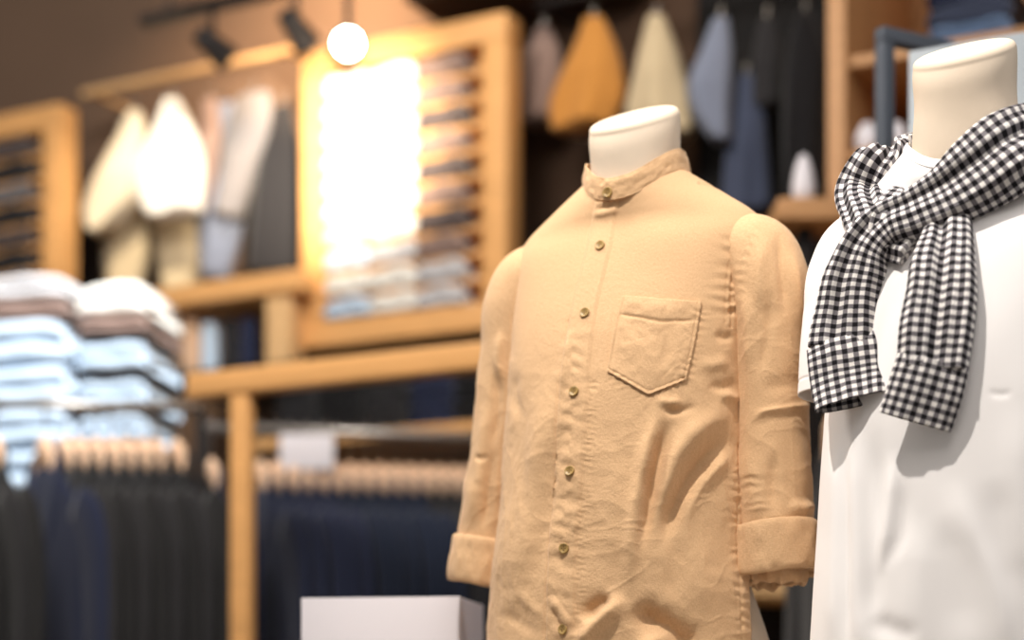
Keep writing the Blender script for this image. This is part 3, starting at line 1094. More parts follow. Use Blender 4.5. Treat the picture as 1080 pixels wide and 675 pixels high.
# back drape behind the neck: from the wearer's right, round the back, to the wearer's left
bk = []
for a_, r_, z_ in ((175, .095, 1.694), (140, .100, 1.712), (90, .098, 1.722), (40, .100, 1.712), (8, .112, 1.695)):
    an = math.radians(a_)
    p = F2.W(np.array([r_ * math.cos(an), -.012 + r_ * .92 * math.sin(an), z_]))
    n = F2.W(np.array([math.cos(an) * .8, math.sin(an) * .8, .6])) - F2.loc
    bk.append((p, n, .075, .030))
L_top = [row(975, 178, .02, 36, .02)]
knot_p, knot_n = lie(934, 238, .030)
# strap on the wearer's right, from the neck down to the knot
sL = [bk[1], (bk[0][0], bk[0][1], .060, .028), row(921, 170, .020, 46, .026), row(908, 196, .020, 54, .026), row(912, 224, .020, 50, .026), row(928, 250, .016, 42, .022), row(960, 262, .012, 40, .018)]
s1 = band('collar_strap', sL, scarf, 3, .0040, 3, vflip=1)
# back drape
band('back_drape', [bk[0], bk[1], bk[2], bk[3], bk[4]], scarf, 5, .004, 3)
# wide strap from the wearer's left across the front, over the knot and down as the first hanging sleeve
bq = bk[4]
sR = [bk[3], (bq[0], bq[1], .09, .034), row(1062, 164, .030, 96, .040), row(1030, 187, .032, 82, .042), row(998, 209, .036, 66, .042), row(962, 227, .040, 56, .042), row(934, 240, .044, 52, .040), row(913, 262, .044, 54, .036),
      row(902, 292, .040, 68, .034), row(896, 330, .038, 76, .030), row(893, 366, .036, 82, .026)]
s2 = band('sleeve', sR, scarf, 8, .0050, 3, nv=340)
# second hanging sleeve, coming out under the wide strap
sD = [row(1000, 222, .010, 46, .018), row(999, 246, .018, 54, .028), row(995, 282, .026, 68, .032), row(990, 325, .030, 76, .030), row(983, 390, .030, 78, .024)]
s3 = band('sleeve', sD, scarf, 13, .0055, 3)
# knot wrap
kn = [row(938, 262, .020, 26, .02), row(931, 250, .040, 30, .02), row(936, 232, .056, 36, .022), row(944, 216, .044, 34, .02), row(952, 206, .020, 28, .018)]
band('knot', kn, scarf, 21, .0030, 2, nv=120)
# cuffs
c1 = [row(893.5, 360, .037, 83, .028), row(895, 370, .037, 84, .028), row(898, 396, .036, 84, .026), row(902, 424, .034, 82, .024)]
band('cuff', c1, s2, 4, .0012, 2, nv=90, open_end=True, spread=.8)
c2 = [row(984, 382, .031, 79, .027), row(981, 392, .031, 80, .027), row(973, 418, .030, 79, .025), row(964, 445, .028, 77, .022)]
band('cuff', c2, s3, 6, .0012, 2, nv=90, open_end=True, spread=.8)

# ------------------------------------------------------------------ sign block on the table
dS = 2.86
p0, p1 = at(315, 630, dS), at(487, 628, dS)
sg = empty('sign_block', ((p0.x + p1.x) / 2, dS, TZ), math.radians(-9))
tag(sg, 'blank pale lilac sign block behind the tan shirt', 'sign')
wS, hS = (p1.x - p0.x) / 2, p0.z - TZ
MB().box((-wS, 0.0, 0), (wS, .004, hS)).build('sign_face', M['sign_white'], sg, .001)
MB().box((-wS, .004, 0), (wS, .21, hS - .001)).build('sign_body', M['sign_edge'], sg, .001)

# ------------------------------------------------------------------ shop fixtures behind: wall frames full of folded clothes
ORD = ['first', 'second', 'third', 'fourth', 'fifth', 'sixth', 'seventh', 'eighth', 'ninth', 'tenth', 'eleventh', 'twelfth',
       'thirteenth', 'fourteenth', 'fifteenth', 'sixteenth', 'seventeenth', 'eighteenth', 'nineteenth', 'twentieth']


def folded_mesh(w, dp, h, seed):
    """a folded garment: two soft layers rolling over at the front"""
    r = h / 4
    prof = [(dp, .002)]
    for c in (r, 3 * r):
        for k in range(-90, 91, 22):
            a = math.radians(k)
            prof.append((r * 1.25 - 1.25 * r * math.cos(a), c + r * math.sin(a) * .98))
    prof += [(dp * .5, h * 1.02), (dp, h * .97)]
    n = 17
    V, Fc = [], []
    rs = random.Random(seed)
    ph = rs.random() * 6
    for i in range(n):
        u = -1 + 2 * i / (n - 1)
        e = (1 - abs(u) ** 8) ** .5 if abs(u) < 1 else 0.0
        e = .35 + .65 * e
        sag = .06 * h * math.sin(3 * u + ph)
        for (y, z) in prof:
            V.append((u * w / 2, dp * .5 + (y - dp * .5) * (.96 + .04 * e) + .003 * math.sin(5 * u + ph + z * 60), z * e + (sag * (z / h))))
    m = len(prof)
    for i in range(n - 1):
        for j in range(m):
            Fc.append([i * m + j, (i + 1) * m + j, (i + 1) * m + (j + 1) % m, i * m + (j + 1) % m])
    Fc.append([j for j in reversed(range(m))])
    Fc.append([(n - 1) * m + j for j in range(m)])
    return V, Fc


FM = {}


def folded(loc, rz, w, dp, h, colour, label, group, seed=0, name='folded_shirt', cat='folded shirt'):
    k = (round(w, 3), round(dp, 3), round(h, 3), seed % 4)
    if (k, colour) in FM:
        o = bpy.data.objects.new(name, FM[(k, colour)])
        COL.objects.link(o)
    else:
        V, Fc = folded_mesh(w, dp, h, seed % 4)
        o = link_mesh(name, V, Fc, CL[colour])
        FM[(k, colour)] = o.data
    o.location = loc
    o.rotation_euler = (0, 0, rz)
    return tag(o, label, cat, group)


FZ0, FZ1, BAR = 2.01, 2.872, .074


def wall_frame(s0, s1, label, rows):
    root = wall_empty('shirt_display', (s0 + s1) / 2, 0, FZ0)
    tag(root, label, 'display frame')
    h, w = FZ1 - FZ0, (s1 - s0) / 2
    dpt = .055
    for z in (0, h - BAR):
        MB().box((-w, -.03, z), (w, dpt, z + BAR)).build('frame_rail', M['wood'], root, .004)
    for x in (-w, w - BAR):
        MB().box((x, -.032, BAR), (x + BAR, dpt, h - BAR)).build('frame_stile', M['wood'], root, .004)
    MB().box((-w + BAR, dpt - .012, BAR), (w - BAR, dpt - .001, h - BAR)).build('back_panel', M['wood'], root)
    MB().box((-w + .16, dpt, .16), (w - .16, WT, h - .16)).build('wall_mount', M['black_metal'], root)
    pitch = (h - 2 * BAR) / rows
    for k in range(1, rows):
        MB().box((-w + BAR, -.022, BAR + k * pitch - .012), (w - BAR, dpt - .012, BAR + k * pitch)).build('shelf_board', M['wood'], root, .001)
    return pitch


s0, s1 = wp(318, 200, -.03)[0], wp(534, 200, -.03)[0]
pitch = wall_frame(s0, s1, 'big wooden wall frame packed with folded white and taupe shirts', 10)
cols = [['white'] * 6 + ['lightgrey', 'paleblue', 'white', 'paleblue'],
        ['white'] * 6 + ['white', 'lightgrey', 'white', 'white'],
        ['taupe', 'taupe', 'darktaupe', 'taupe', 'darktaupe', 'taupe', 'darktaupe', 'taupe', 'lightgrey', 'lightgrey']]
cw = .154
for c in range(3):
    for k in range(10):
        z = FZ0 + BAR + (9 - k) * pitch
        s = s0 + BAR + .012 + cw * (c + .5)
        folded(ww(s, -.045, z + .0005), RZ, cw - .008, .085, pitch - .0135, cols[c][k],
               '%s folded shirt on the %s shelf down of the big frame, %s column' % (dict(white='white', lightgrey='light grey', greyblue='grey-blue', paleblue='pale blue', taupe='taupe', darktaupe='dark taupe')[cols[c][k]], ORD[k], ['left', 'middle', 'right'][c]),
               'folded shirts in the big wall frame', k + c)
t0, t1 = wp(-160, 200, -.03)[0], wp(63, 200, -.03)[0]
wall_frame(t0, t1, 'wooden wall frame cut off at the left edge, holding dark folded shirts', 10)
for c in range(2):
    for k in range(10):
        z = FZ0 + BAR + (9 - k) * pitch
        s = t1 - BAR - .05 - cw * (c + .5)
        folded(ww(s, -.045, z + .0005), RZ, cw - .008, .085, pitch - .0135, ['darktaupe', 'charcoal', 'grey', 'charcoal'][(k + c * 2) % 4],
               '%s folded shirt on the %s shelf down of the left-edge frame, %s column' % (['dark taupe', 'charcoal', 'grey', 'charcoal'][(k + c * 2) % 4], ORD[k], ['right', 'left'][c]),
               'folded shirts in the frame at the left edge', k + c)


# ------------------------------------------------------------------ garments hung on the wall
def drape(name, label, cat, st, t, dep, colour, group, folds=5, seed=0):
    """st: (left px, right px, row) down the garment, which hangs in the plane t"""
    ring = [(wp(a, y, t)[0], wp(b, y, t)[0], wp((a + b) / 2, y, t)[2]) for a, b, y in st]
    sc, zb = np.mean([(a + b) / 2 for a, b, _ in ring]), ring[-1][2]
    key = np.array([-r[2] for r in ring])
    v = np.linspace(key[0], key[-1], 60)
    A = crom(np.array([[r[0], r[1]] for r in ring]), v, key)
    nu = 72
    th = np.linspace(0, 2 * math.pi, nu)
    f = (v - v[0]) / (v[-1] - v[0])
    cxs, hw = A.mean(1) - sc, (A[:, 1] - A[:, 0]) / 2
    dd = dep * np.clip(.35 + 1.2 * f, .35, 1)
    rip = 1 + .16 * np.sin(folds * th[None, :] + seed + 2 * f[:, None]) * f[:, None]
    P = np.stack([cxs[:, None] + hw[:, None] * np.cos(th), dd[:, None] * np.sin(th) * rip, np.broadcast_to((-v - zb)[:, None], (60, nu)) + .006 * np.sin(3 * th + seed) * f[:, None]], -1)
    root = wall_empty(name, sc, t, zb)
    tag(root, label, cat, group)
    o = build_grid('cloth', P, CL[colour], root, caps=True, weld=True)
    top = P[0].mean(0)
    MB().tube([(top[0], 0, top[2] - .004), (top[0], 0, top[2] + .03), (top[0], .012, top[2] + .042), (top[0], .026, top[2] + .034)], .003, 8).build('hook', M['steel'], root)
    return root


def wall_rail(label, px0, px1, py0, t, r, m):
    a, b = wp(px0, py0, t), wp(px1, py0, t)
    root = wall_empty('garment_rail', a[0], t, a[2])
    tag(root, label, 'rail')
    L = b[0] - a[0]
    MB().tube([(0, 0, 0), (L, 0, 0)], r, 16).build('bar', m, root)
    for x in (.03, L - .03):
        MB().tube([(x, 0, 0), (x, WT - t, 0)], r * .8, 10).build('bracket', m, root)
    return a[2]


HG = 'clothes hung between the two wall frames'
wall_rail('honey wood garment rail between the two wall frames', 88, 312, 99, .14, .013, M['pale_wood'])
drape('trousers', 'beige trousers hanging behind the cream shirt', 'trousers', [(128, 146, 128), (118, 160, 170), (112, 160, 220), (110, 158, 265), (116, 150, 306)], .24, .05, 'beige', HG, 4, 1)
drape('trousers', 'beige trousers hanging behind the bright white shirt', 'trousers', [(172, 194, 112), (168, 210, 160), (165, 213, 215), (166, 213, 262), (176, 207, 308)], .24, .05, 'beige', HG, 4, 2)
drape('shirt', 'cream shirt hanging leftmost on the wall rail', 'shirt', [(136, 148, 118), (127, 153, 138), (110, 152, 170), (95, 150, 200), (90, 138, 226), (98, 120, 244)], .13, .06, 'cream', HG, 5, 3)
drape('shirt', 'bright white shirt hanging second on the wall rail', 'shirt', [(174, 188, 106), (167, 197, 124), (156, 208, 150), (144, 214, 176), (144, 214, 202), (156, 211, 226)], .11, .06, 'white', HG, 5, 4)
drape('scarf', 'narrow pinkish scarf hanging right of the white shirt', 'scarf', [(214, 228, 104), (211, 232, 140), (206, 226, 190), (207, 216, 222)], .16, .03, 'taupe', HG, 3, 5)
drape('jeans', 'grey-blue jeans hanging below the pale shirt', 'jeans', [(224, 246, 110), (216, 256, 150), (212, 258, 210), (212, 250, 260), (217, 240, 294)], .22, .05, 'steelblue', HG, 4, 6)
drape('shirt', 'pale grey shirt hanging left of the dark coat', 'shirt', [(252, 284, 99), (244, 286, 118), (237, 281, 150), (234, 266, 190), (228, 254, 228)], .14, .05, 'grey', HG, 4, 7)
drape('coat', 'dark coat hanging beside the big frame', 'coat', [(290, 306, 112), (276, 314, 150), (268, 316, 210), (263, 313, 287)], .18, .06, 'charcoal', HG, 4, 8)

# long shelf under the hung clothes, carried by a pale upright
a, b = wp(150, 306, -.12), wp(316, 306, -.12)
r = wall_empty('wall_shelf', a[0], -.12, 0)
tag(r, 'honey wood shelf under the hanging clothes, left of the big frame', 'shelf')
zt = a[2]
MB().box((0, 0, zt - .06), (b[0] - a[0], WT + .12, zt)).build('board', M['wood'], r, .004)
u0, u1 = wp(280, 340, -.10)[0] - a[0], wp(305, 340, -.10)[0] - a[0]
MB().box((u0, .02, wp(290, 388, -.10)[2]), (u1, .10, zt - .06)).build('upright', M['pale_wood'], r, .003)
zl = wp(230, 388, -.10)[2]
MB().box((0, .02, zl - .03), (u1 + .01, WT + .12, zl)).build('lower_board', M['black_metal'], r, .002)
for k, (px, wpx, y0, c, nm) in enumerate([(181, 18, 334, 'peach', 'peach'), (203, 20, 332, 'peach', 'warm peach'), (222, 19, 340, 'paleblue', 'light blue'), (243, 18, 336, 'charcoal', 'charcoal'), (263, 18, 334, 'navy', 'navy')]):
    d = depth_at(px, -.03)
    R_ = wpx / 2 / F * d
    z1 = wp(px, y0, -.03)[2] - zl
    m = MB().lathe([(R_ * .7, 0), (R_ * .97, .012), (R_, .03), (R_ * 1.02, z1 * .5), (R_ * .98, z1 - .02), (R_ * .8, z1 - .004), (R_ * .55, z1 - .002), (R_ * .5, z1 - .012), (R_ * .3, z1 - .012), (R_ * .27, z1 - .003), (.001, z1 - .003)], 28)
    o = m.build('rolled_shirt', CL[c], None, 0, True)
    o.location = ww(wp(px, 360, -.03)[0], -.03 + .0, zl)
    tag(o, '%s rolled shirt standing under the wall shelf, %s from the left' % (nm, ORD[k]), 'rolled shirt', 'rolled shirts under the wall shelf')

# dark folded jeans on a low wall shelf under the big frame
sa, sb = wp(268, 447, .0)[0], wp(640, 447, .0)[0]
zs = wp(450, 448, -.04)[2]
r = wall_empty('wall_shelf', sa, -.04, 0)
tag(r, 'warm wooden shelf carrying dark folded jeans under the big frame', 'shelf')
MB().box((0, 0, zs - .03), (sb - sa, WT + .04, zs)).build('board', M['wood'], r, .003)
for x in (.02, sb - sa - .05):
    MB().box((x, .06, 0), (x + .03, .10, zs - .03)).build('bracket', M['black_metal'], r)
n = 7
for i in range(n):
    for k in range(3):
        s = sa + .08 + (i + .5) * (sb - sa - .08) / n
        folded(ww(s, -.02, zs + .0005 + k * .0455), RZ, (sb - sa - .1) / n - .012, .30, .0425, ['charcoal', 'ink', 'charcoal', 'navy', 'ink', 'charcoal', 'ink'][i],
               '%s folded jeans, %s in the %s pile on the low wall shelf' % (['charcoal', 'ink-black', 'charcoal', 'navy', 'ink-black', 'charcoal', 'ink-black'][i], ['bottom', 'middle', 'top'][k], ORD[i]),
               'folded jeans on the low wall shelf', i + k, 'folded_jeans', 'folded jeans')

# ------------------------------------------------------------------ wooden rack frame in front
TB = -.88
ga, gb = wp(200, 400, TB)[0], wp(690, 400, TB)[0]
zg1, zg0 = wp(255, 389, TB)[2], wp(255, 416, TB)[2]
r = wall_empty('garment_rack', ga, TB, 0)
tag(r, 'wooden post and beam rack standing before the navy jackets', 'rack')
MB().box((0, -.018, zg0), (gb - ga, .03, zg1)).build('beam', M['wood'], r, .008)
for px in (245, 655):
    q0, q1 = wp(px, 500, TB)[0] - ga, wp(px + 19, 500, TB)[0] - ga
    MB().box((q0, -.012, 0), (q1, .022, zg0)).build('post', M['wood'], r, .005)


# ------------------------------------------------------------------ clothes racks with jackets
def jacket_parts(root, colour):
    m = CL[colour]
    R = [(0.00, 0, 0, .205, .062, .055, .0, .0, .0, 2.6), (.25, 0, 0, .195, .068, .06, .2, .2, .2, 2.6), (.45, 0, 0, .185, .064, .056, .36, .36, .36, 2.5),
         (.60, 0, 0, .200, .062, .056, .47, .47, .47, 2.5), (.70, 0, 0, .200, .05, .048, .54, .54, .54, 2.4), (.79, 0, .0, .160, .042, .042, .605, .590, .605, 2.2), (.88, 0, .004, .085, .046, .04, .66, .660, .67, 2.0), (.94, 0, .006, .058, .046, .04, .685, .70, .715, 2.0)]
    P = loft(R, 72, 50)
    P[..., 2] -= .70
    th = np.linspace(0, 2 * math.pi, 72)
    P[..., 1] += .007 * np.sin(9 * th)[None, :] * np.linspace(1, 0, 50)[:, None]
    P[..., 1] *= .20
    build_grid('body', P, m, root, caps=True, weld=True)
    for sx in (-1, 1):
        G, v, t2 = tube_grid([(sx * .14, 0, -.115), (sx * .18, 0, -.135), (sx * .214, 0, -.20), (sx * .232, -.005, -.33), (sx * .238, -.025, -.48), (sx * .232, -.05, -.66)], [.05, .058, .06, .056, .052, .047], 28, 30, 1.1)
        G[..., 1] *= .20
        build_grid('sleeve', G, m, root, caps=True, weld=True)
    G, v, t2 = tube_grid([(-.012, -.058, -.24), (-.04, -.05, -.13), (-.058, -.03, -.03), (-.05, .02, .016), (0, .05, .022), (.05, .02, .016), (.058, -.03, -.03), (.04, -.05, -.13), (.012, -.058, -.24)], [.012, .024, .02, .018, .018, .018, .02, .024, .012], 12, 60, .5)
    G[..., 1] *= .25
    build_grid('collar', G, m, root, caps=True, weld=True)


def hanger_parts(root):
    pts = [(-.135, 0, -.262), (-.095, 0, -.230), (-.045, 0, -.176), (0, 0, -.108), (.045, 0, -.176), (.095, 0, -.230), (.135, 0, -.262)]
    MB().tube([crom(np.array(pts), np.array([q]), np.arange(7))[0] for q in np.linspace(0, 6, 25)],
              [.010 + .022 * math.exp(-((q - 3) / .55) ** 2) for q in np.linspace(0, 6, 25)], 12, .55).build('bar', M['hanger_wood'], root, 0, True)
    MB().tube([(0, 0, -.07), (0, 0, -.03), (.004, 0, -.016), (.016, 0, -.004), (.016, 0, .010), (.004, 0, .0185), (-.010, 0, .0175), (-.017, 0, .008)], .0025, 8).build('hook', M['steel'], root, 0, True)


PROTO = {}


def copy_thing(src):
    o = src.copy(); COL.objects.link(o)
    for ch in list(src.children):
        c = ch.copy(); COL.objects.link(c); c.parent = o
    return o


def hang(p, rz, colour, label, group, hlabel, hgroup):
    if 'hanger' not in PROTO:
        h = empty('coat_hanger'); hanger_parts(h); PROTO['hanger'] = h
    else:
        h = copy_thing(PROTO['hanger'])
    h.location, h.rotation_euler = p, (0, 0, rz)
    tag(h, hlabel, 'coat hanger', hgroup)
    if colour not in PROTO:
        j = empty('jacket'); jacket_parts(j, colour); PROTO[colour] = j
    else:
        j = copy_thing(PROTO[colour])
    j.location, j.rotation_euler = (p[0], p[1], p[2] - .148), (0, 0, rz)
    tag(j, label, 'jacket', group)


def clothes_rack(label, A, B, uprights, r=.0125):
    root = empty('clothes_rack', (A.x, A.y, 0))
    tag(root, label, 'clothes rack')
    MB().tube([(0, 0, A.z), (B.x - A.x, B.y - A.y, A.z)], r, 16).build('rail', M['steel'], root, 0, True)
    for f in uprights:
        q = (B - A) * f
        MB().tube([(q.x, q.y, 0), (q.x, q.y, A.z)], r, 14).build('upright', M['black_metal'], root, 0, True)
        MB().box((q.x - .03, q.y - .25, 0), (q.x + .03, q.y + .25, .03)).build('foot', M['black_metal'], root)
    return root


A, B = at(-90, 425, 4.52), at(212, 430, 4.60)
B.z = A.z
clothes_rack('steel clothes rack of black jackets at the left', A, B, (.0, 1.0))
LH = [(-48, 'black'), (-26, 'charcoal'), (-6, 'black'), (46, 'navy'), (68, 'charcoal'), (83, 'black'), (100, 'charcoal'), (117, 'black'), (133, 'charcoal'), (149, 'black'), (164, 'charcoal'), (186, 'black')]
nb = 0
for i, (px, c) in enumerate(LH):
    f = (px + 90) / 302
    p = A.lerp(B, f)
    if c == 'navy':
        lab = 'navy jacket, the only navy one on the left rack'
    else:
        nb += 1
        lab = '%s jacket on the left rack, %s' % (c, 'left of the navy jacket, %s from the rail end' % ORD[i] if i < 3 else '%s to the right of the navy one' % ORD[i - 4])
    hang(p, math.radians(-44 if c == 'navy' else -50 + (1 if i % 2 else -1)), c, lab, 'jackets on the left rack',
         'wooden coat hanger on the left rack, holding the %s' % ('navy jacket' if c == 'navy' else '%s jacket %s along the rail' % (c, ORD[i])), 'coat hangers on the left rack')

A, B = at(208, 452, 4.76), at(640, 468, 5.0)
B.z = A.z = at(258, 453, 4.79).z
clothes_rack('steel clothes rack of navy and charcoal jackets behind the wooden post', A, B, (0.02, 1.0))
RH = [(222, 'navy')] + [(272 + 15.5 * k, None) for k in range(18)]
for i, (px, c) in enumerate(RH):
    f = (px - 208) / 432
    p = A.lerp(B, f)
    c = 'navy' if px < 345 else ('deepnavy' if px < 432 else 'charcoal')
    hang(p, math.radians(-56 + (1 if i % 3 == 0 else -1)), c, '%s jacket on the middle rack, %s from the left' % ({'deepnavy': 'deep navy'}.get(c, c), ORD[i]), 'jackets on the middle rack',
         'wooden coat hanger on the middle rack, %s from the left' % ORD[i], 'coat hangers on the middle rack')

q = A.lerp(B, (321 - 208) / 432)
sgn_ = empty('rack_sign', (q.x, q.y - .03, q.z - .1))
tag(sgn_, 'small blank white sign hanging on the middle rack rail', 'sign')
MB().box((-.071, -.004, -.005), (.071, .004, .088)).build('card', M['sign_white'], sgn_, .001)
for x in (-.05, .05):
    MB().tube([(x, 0, .085), (x, 0, .105), (x, .015, .121), (x, .03, .124), (x, .044, .115), (x, .046, .10)], .002, 6).build('clip', M['steel'], sgn_)

# ------------------------------------------------------------------ piles of pale folded shirts at the left
DP = 4.95
rzp = math.radians(-8)
zp = at(60, 520, DP).z
r = empty('display_shelf', (at(60, 520, DP).x, DP, 0), rzp)
tag(r, 'dark metal shelf behind the left rack carrying pale blue folded shirts', 'shelf')
MB().box((-.42, -.03, zp - .03), (.36, .40, zp)).build('board', M['black_metal'], r, .003)
for x in (-.40, .31):
    for y in (0, .34):
        MB().box((x, y, 0), (x + .03, y + .03, zp - .03)).build('leg', M['black_metal'], r)
for (pile, cx, w, items) in (
        ('left', 22, .27, [('paleblue', 472, 518), ('paleblue', 430, 470), ('paleblue', 385, 428), ('paleblue', 336, 383), ('taupe', 316, 335), ('lightgrey', 290, 315)]),
        ('right', 118, .195, [('greyblue', 478, 518), ('charcoal', 466, 477), ('paleblue', 436, 465), ('charcoal', 429, 435), ('paleblue', 400, 428), ('charcoal', 391, 399), ('paleblue', 359, 390), ('charcoal', 352, 358), ('taupe', 332, 351), ('white', 297, 331)])):  # thin charcoal layers are added as the shaded gaps between the shirts
    z = zp
    for k, (c, ya, yb) in enumerate(items):
        h = (yb - ya) / F * DP
        z = max(z, at(0, yb, DP).z)
        P_ = at(cx, 400, DP)
        folded((P_.x, DP, z), rzp, w, .3, h, c, '%s layer in the %s pile of folded shirts behind the left rack, %s from the bottom' % ({'paleblue': 'pale blue', 'greyblue': 'grey-blue', 'lightgrey': 'light grey'}.get(c, c), pile, ORD[k]),
               'pale folded shirts behind the left rack', k)
        z += h

# ------------------------------------------------------------------ hung clothes on the dark wall to the right
HR = 'clothes hung on the dark wall'
wall_rail('dark garment rail high on the dark wall above the tan shirt', 566, 868, 6, .12, .012, M['black_metal'])
s_, _, zc0 = wp(735, 240, .30)
r = wall_empty('backing_board', s_, .30, 0)
tag(r, 'tall matt black display panel behind the blue jeans', 'panel')
MB().box((0, 0, 0), (wp(871, 240, .30)[0] - s_, WT - .302, 3.5)).build('board', M['dark_wall'], r, .002)
drape('sweater', 'taupe sweater hanging left of the mustard sweater', 'sweater', [(566, 580, 30), (556, 590, 55), (552, 592, 90), (552, 586, 128)], .22, .05, 'taupe', HR, 4, 11)
drape('sweater', 'mustard orange sweater hanging right of the big frame', 'sweater', [(616, 636, 20), (608, 646, 42), (594, 655, 72), (580, 658, 108), (584, 648, 135)], .14, .07, 'orange', HR, 5, 12)
drape('sweater', 'oatmeal sweater hanging behind the mannequin neck', 'sweater', [(684, 700, 18), (676, 711, 48), (670, 720, 80), (662, 729, 118), (668, 732, 142)], .14, .07, 'beige', HR, 5, 13)
drape('shirt', 'blue-grey shirt hanging above the denim jeans', 'shirt', [(752, 768, 20), (738, 772, 55), (726, 772, 85), (733, 771, 118), (754, 771, 148)], .10, .05, 'steelblue', HR, 4, 14)
drape('jeans', 'denim jeans hanging against the black panel', 'jeans', [(776, 798, 80), (770, 806, 118), (766, 810, 160), (760, 815, 222)], .16, .05, 'denim', HR, 6, 15)
drape('coat', 'charcoal coat hanging on the black panel beside the jeans', 'coat', [(802, 816, 20), (796, 822, 50), (795, 824, 112)], .16, .04, 'charcoal', HR, 4, 16)
drape('coat', 'black coat hanging left of the wooden cabinet', 'coat', [(842, 856, 14), (830, 868, 50), (826, 870, 120), (828, 870, 214)], .12, .06, 'ink', HR, 5, 17)

# ------------------------------------------------------------------ wooden cabinet, metal frame and pale board behind the white tee
TC = -.25
ca, cb = wp(872, 100, TC)[0], wp(1130, 100, TC)[0]
r = wall_empty('display_cabinet', ca, TC, 0)
tag(r, 'tall open wooden cabinet behind the white tee mannequin', 'cabinet')
cw_ = cb - ca
MB().box((0, 0, 0), (.045, WT - TC - .004, 3.1)).build('side_panel', M['wood_panel'], r, .003)
MB().box((cw_ - .045, 0, 0), (cw_, WT - TC - .004, 3.1)).build('side_panel', M['wood_panel'], r, .003)
MB().box((.045, WT - TC - .03, 0), (cw_ - .045, WT - TC - .004, 3.1)).build('back_panel', M['wood_panel'], r)
zsh = [wp(900, y, TC)[2] for y in (640, 390, 156, 56)]
for z in zsh:
    MB().box((.045, .02, z - .025), (cw_ - .045, WT - TC - .03, z)).build('shelf', M['wood_panel'], r, .002)
for px, R_, nm in ((915, .030, 'white rounded jar on the cabinet shelf, left of the slate metal frame'), (946, .026, 'white rounded jar on the cabinet shelf, inside the slate metal frame')):
    h = R_ * 2.3
    o = MB().lathe([(R_ * .6, 0), (R_ * .9, R_ * .3), (R_, R_ * .9), (R_ * .92, R_ * 1.5), (R_ * .6, R_ * 2.0), (R_ * .45, R_ * 2.15), (R_ * .5, h), (.001, h)], 28).build('jar', M['sign_white'], None, 0, True)
    o.location = ww(wp(px, 140, TC + .055)[0], TC + .055, zsh[2])
    tag(o, nm, 'jar', 'jars on the cabinet shelf')
for k in range(3):
    folded(ww(wp(1022, 30, TC + .05)[0], TC + .05, zsh[3] + .0005 + k * .05), RZ, .20, .26, .049, ['blue', 'denim', 'navy'][k], '%s folded jeans on the top cabinet shelf, %s of the pile' % (['mid blue', 'denim blue', 'navy'][k], ['bottom', 'middle', 'top'][k]),
           'folded jeans in the cabinet', k, 'folded_jeans', 'folded jeans')

fa, fb = at(933, 38, 3.30), at(1075, 62, 3.46)
r = empty('square_stand', (fa.x, fa.y, 0), math.atan2(fb.y - fa.y, fb.x - fa.x))
tag(r, 'slate blue square metal frame standing behind the white tee mannequin', 'metal frame')
L = math.hypot(fb.x - fa.x, fb.y - fa.y)
for x in (-.013, L - .013):
    MB().box((x, -.013, 0), (x + .026, .013, fa.z - .013)).build('upright', M['blue_metal'], r, .002)
MB().box((-.013, -.013, fa.z - .013), (L + .013, .013, fa.z + .013)).build('top_bar', M['blue_metal'], r, .002)
for x in (-.03, L - .03):
    MB().box((x, -.06, 0), (x + .06, .16, .02)).build('foot', M['blue_metal'], r, .002)
fa, fb = at(958, 54, 3.14), at(1120, 30, 3.02)
r = empty('sign_board', (fa.x, fa.y, 0), math.atan2(fb.y - fa.y, fb.x - fa.x))
tag(r, 'plain pale grey-blue board standing behind the white tee mannequin', 'board')
L = math.hypot(fb.x - fa.x, fb.y - fa.y)
mb = mat('pale_blue_board', lin(196, 206, 214), 0.4)
MB().box((0, 0, .3), (L, .02, fa.z)).build('board', mb, r, .003)
for x in (.02, L - .06):
    MB().box((x, -.08, 0), (x + .04, .09, .3)).build('foot', M['blue_metal'], r, .002)

# small ledge with a white ornament, seen above the tan sleeve
dO = 4.25
p = at(850, 217, dO)
r = empty('side_table', (p.x, dO, 0))
tag(r, 'brown wooden pedestal table carrying the white ornament', 'table')
MB().box((-.075, -.07, p.z - .05), (.075, .12, p.z)).build('table_top', M['wood_panel'], r, .004)
MB().tube([(0, .02, .02), (0, .02, p.z - .05)], .02, 16).build('pedestal', M['black_metal'], r)
MB().lathe([(.11, 0), (.11, .012), (.02, .022)], 32, (0, 0, 1), (0, .02, 0)).build('base', M['black_metal'], r)
q = at(846, 217, dO)
o = MB().lathe([(.012, 0), (.022, .006), (.027, .025), (.026, .045), (.021, .075), (.014, .098), (.008, .110), (.001, .114)], 28).build('ornament', M['sign_white'], None, 0, True)
o.location = (q.x, dO - .02, p.z)
tag(o, 'small white teardrop ornament on the brown pedestal table', 'ornament')

# low shelf, black coat and pale shirt seen between the two mannequins
dL = 4.05
p = at(800, 613, dL)
r = empty('low_shelf', (p.x, dL, 0))
tag(r, 'pale wooden low shelf seen between the tan cuff and white tee', 'shelf')
hw = .34
for z in (p.z - .038, p.z - .42):
    MB().box((-hw, 0, z), (hw, .32, z + .038)).build('board', M['pale_wood'], r, .003)
for x in (-hw, hw - .03):
    MB().box((x, .01, 0), (x + .03, .31, p.z - .038)).build('side_panel', M['black_metal'], r)
MB().box((-hw + .03, .29, 0), (hw - .03, .31, p.z - .038)).build('back_panel', M['black_metal'], r)
p2 = at(905, 400, 3.72)
A, B = at(855, 395, 3.70), at(1010, 395, 3.86)
B.z = A.z
clothes_rack('small steel rack mostly hidden behind the white tee', A, B, (0.5, 1.0))
hang(A.lerp(B, .14), math.radians(-80), 'black', 'black jacket glimpsed between tan sleeve and white tee', None, 'coat hanger of the black jacket behind the white tee', None)

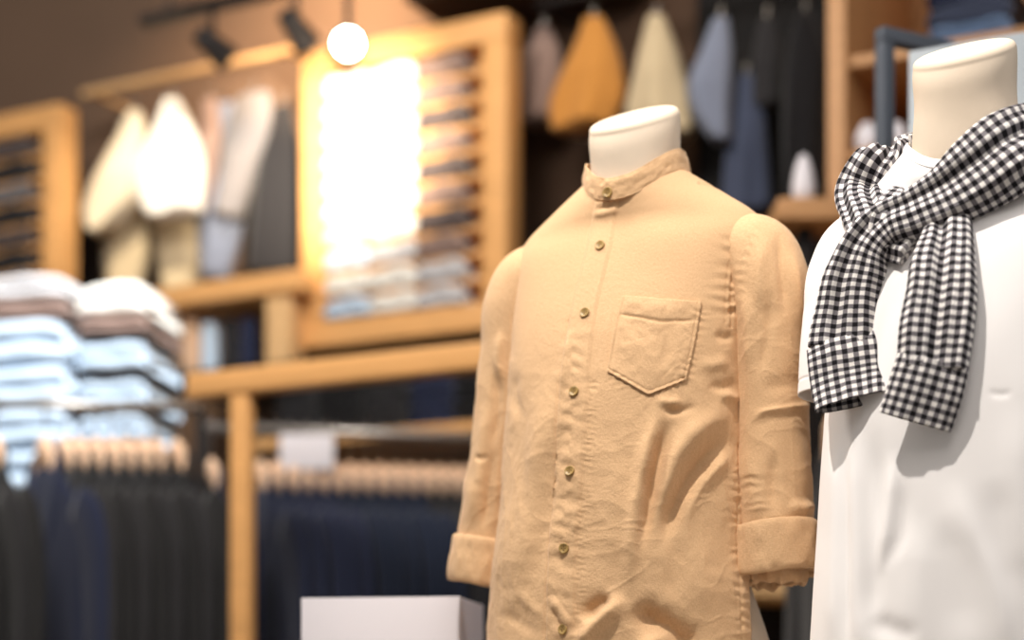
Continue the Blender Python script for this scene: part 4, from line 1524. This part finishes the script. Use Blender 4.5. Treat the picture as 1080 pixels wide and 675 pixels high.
# ------------------------------------------------------------------ track lights
TT = -.15
s0_, s1_ = wp(150, 10, TT)[0], wp(520, 10, TT)[0]
zt = wp(250, 6, TT)[2]
r = wall_empty('track_rail', s0_, TT, zt)
tag(r, 'dark lighting track running along the top left of the picture', 'lighting track')
MB().box((0, -.018, 0), (s1_ - s0_, .018, .03)).build('rail', M['black_metal'], r, .002)
for x in (.1, (s1_ - s0_) - .1):
    MB().tube([(x, 0, .03), (x, 0, 4.1 - zt)], .006, 8).build('suspension_rod', M['black_metal'], r)


def track_head(px, py, yaw, tilt, label, lit):
    s, _, z = wp(px, py, TT)
    root = wall_empty('track_spotlight', s, TT, z)
    tag(root, label, 'spotlight', 'track spotlights')
    d = Vector((math.sin(yaw) * math.cos(tilt), -math.cos(yaw) * math.cos(tilt), -math.sin(tilt)))
    MB().lathe([(.022, -.055), (.030, -.045), (.034, .0), (.042, .05), (.043, .062), (.039, .062), (.036, .052), (.001, .050)], 28, d).build('can', M['black_metal'], root, 0, True)
    MB().lathe([(.036, .0535), (.030, .057), (.001, .0585)], 28, d).build('lens', M['lamp_lens'] if lit else M['steel'], root, 0, True)
    MB().tube([(0, 0, .035), (0, 0, zt - z + .002)], .009, 10).build('stem', M['black_metal'], root)
    return root


cam_dir = Vector((0, 0, CZ)) - ww(*wp(367, 46, TT))
cd = Matrix.Rotation(-RZ, 3, 'Z') @ cam_dir.normalized()
track_head(367, 46, math.atan2(cd.x, -cd.y), math.asin(-cd.z), 'glowing track spotlight shining over the big wooden frame', True)
track_head(224, 48, 2.6, .6, 'unlit dark track spotlight, leftmost on the track', False)
track_head(312, 30, 2.9, .7, 'dark track spotlight between the leftmost one and the glowing lamp', False)

# dark duct under the ceiling
a, b = wp(425, 2, .05), wp(640, 2, .05)
r = wall_empty('air_duct', a[0], .05, a[2])
tag(r, 'dark brown duct crossing above the big frame top edge', 'duct')
MB().box((0, 0, 0), (b[0] - a[0], WT - .052, .5)).build('casing', M['brown_wall'], r, .01)
MB().box((.3, -.012, .02), (.315, WT - .053, .48)).build('flange', M['black_metal'], r)
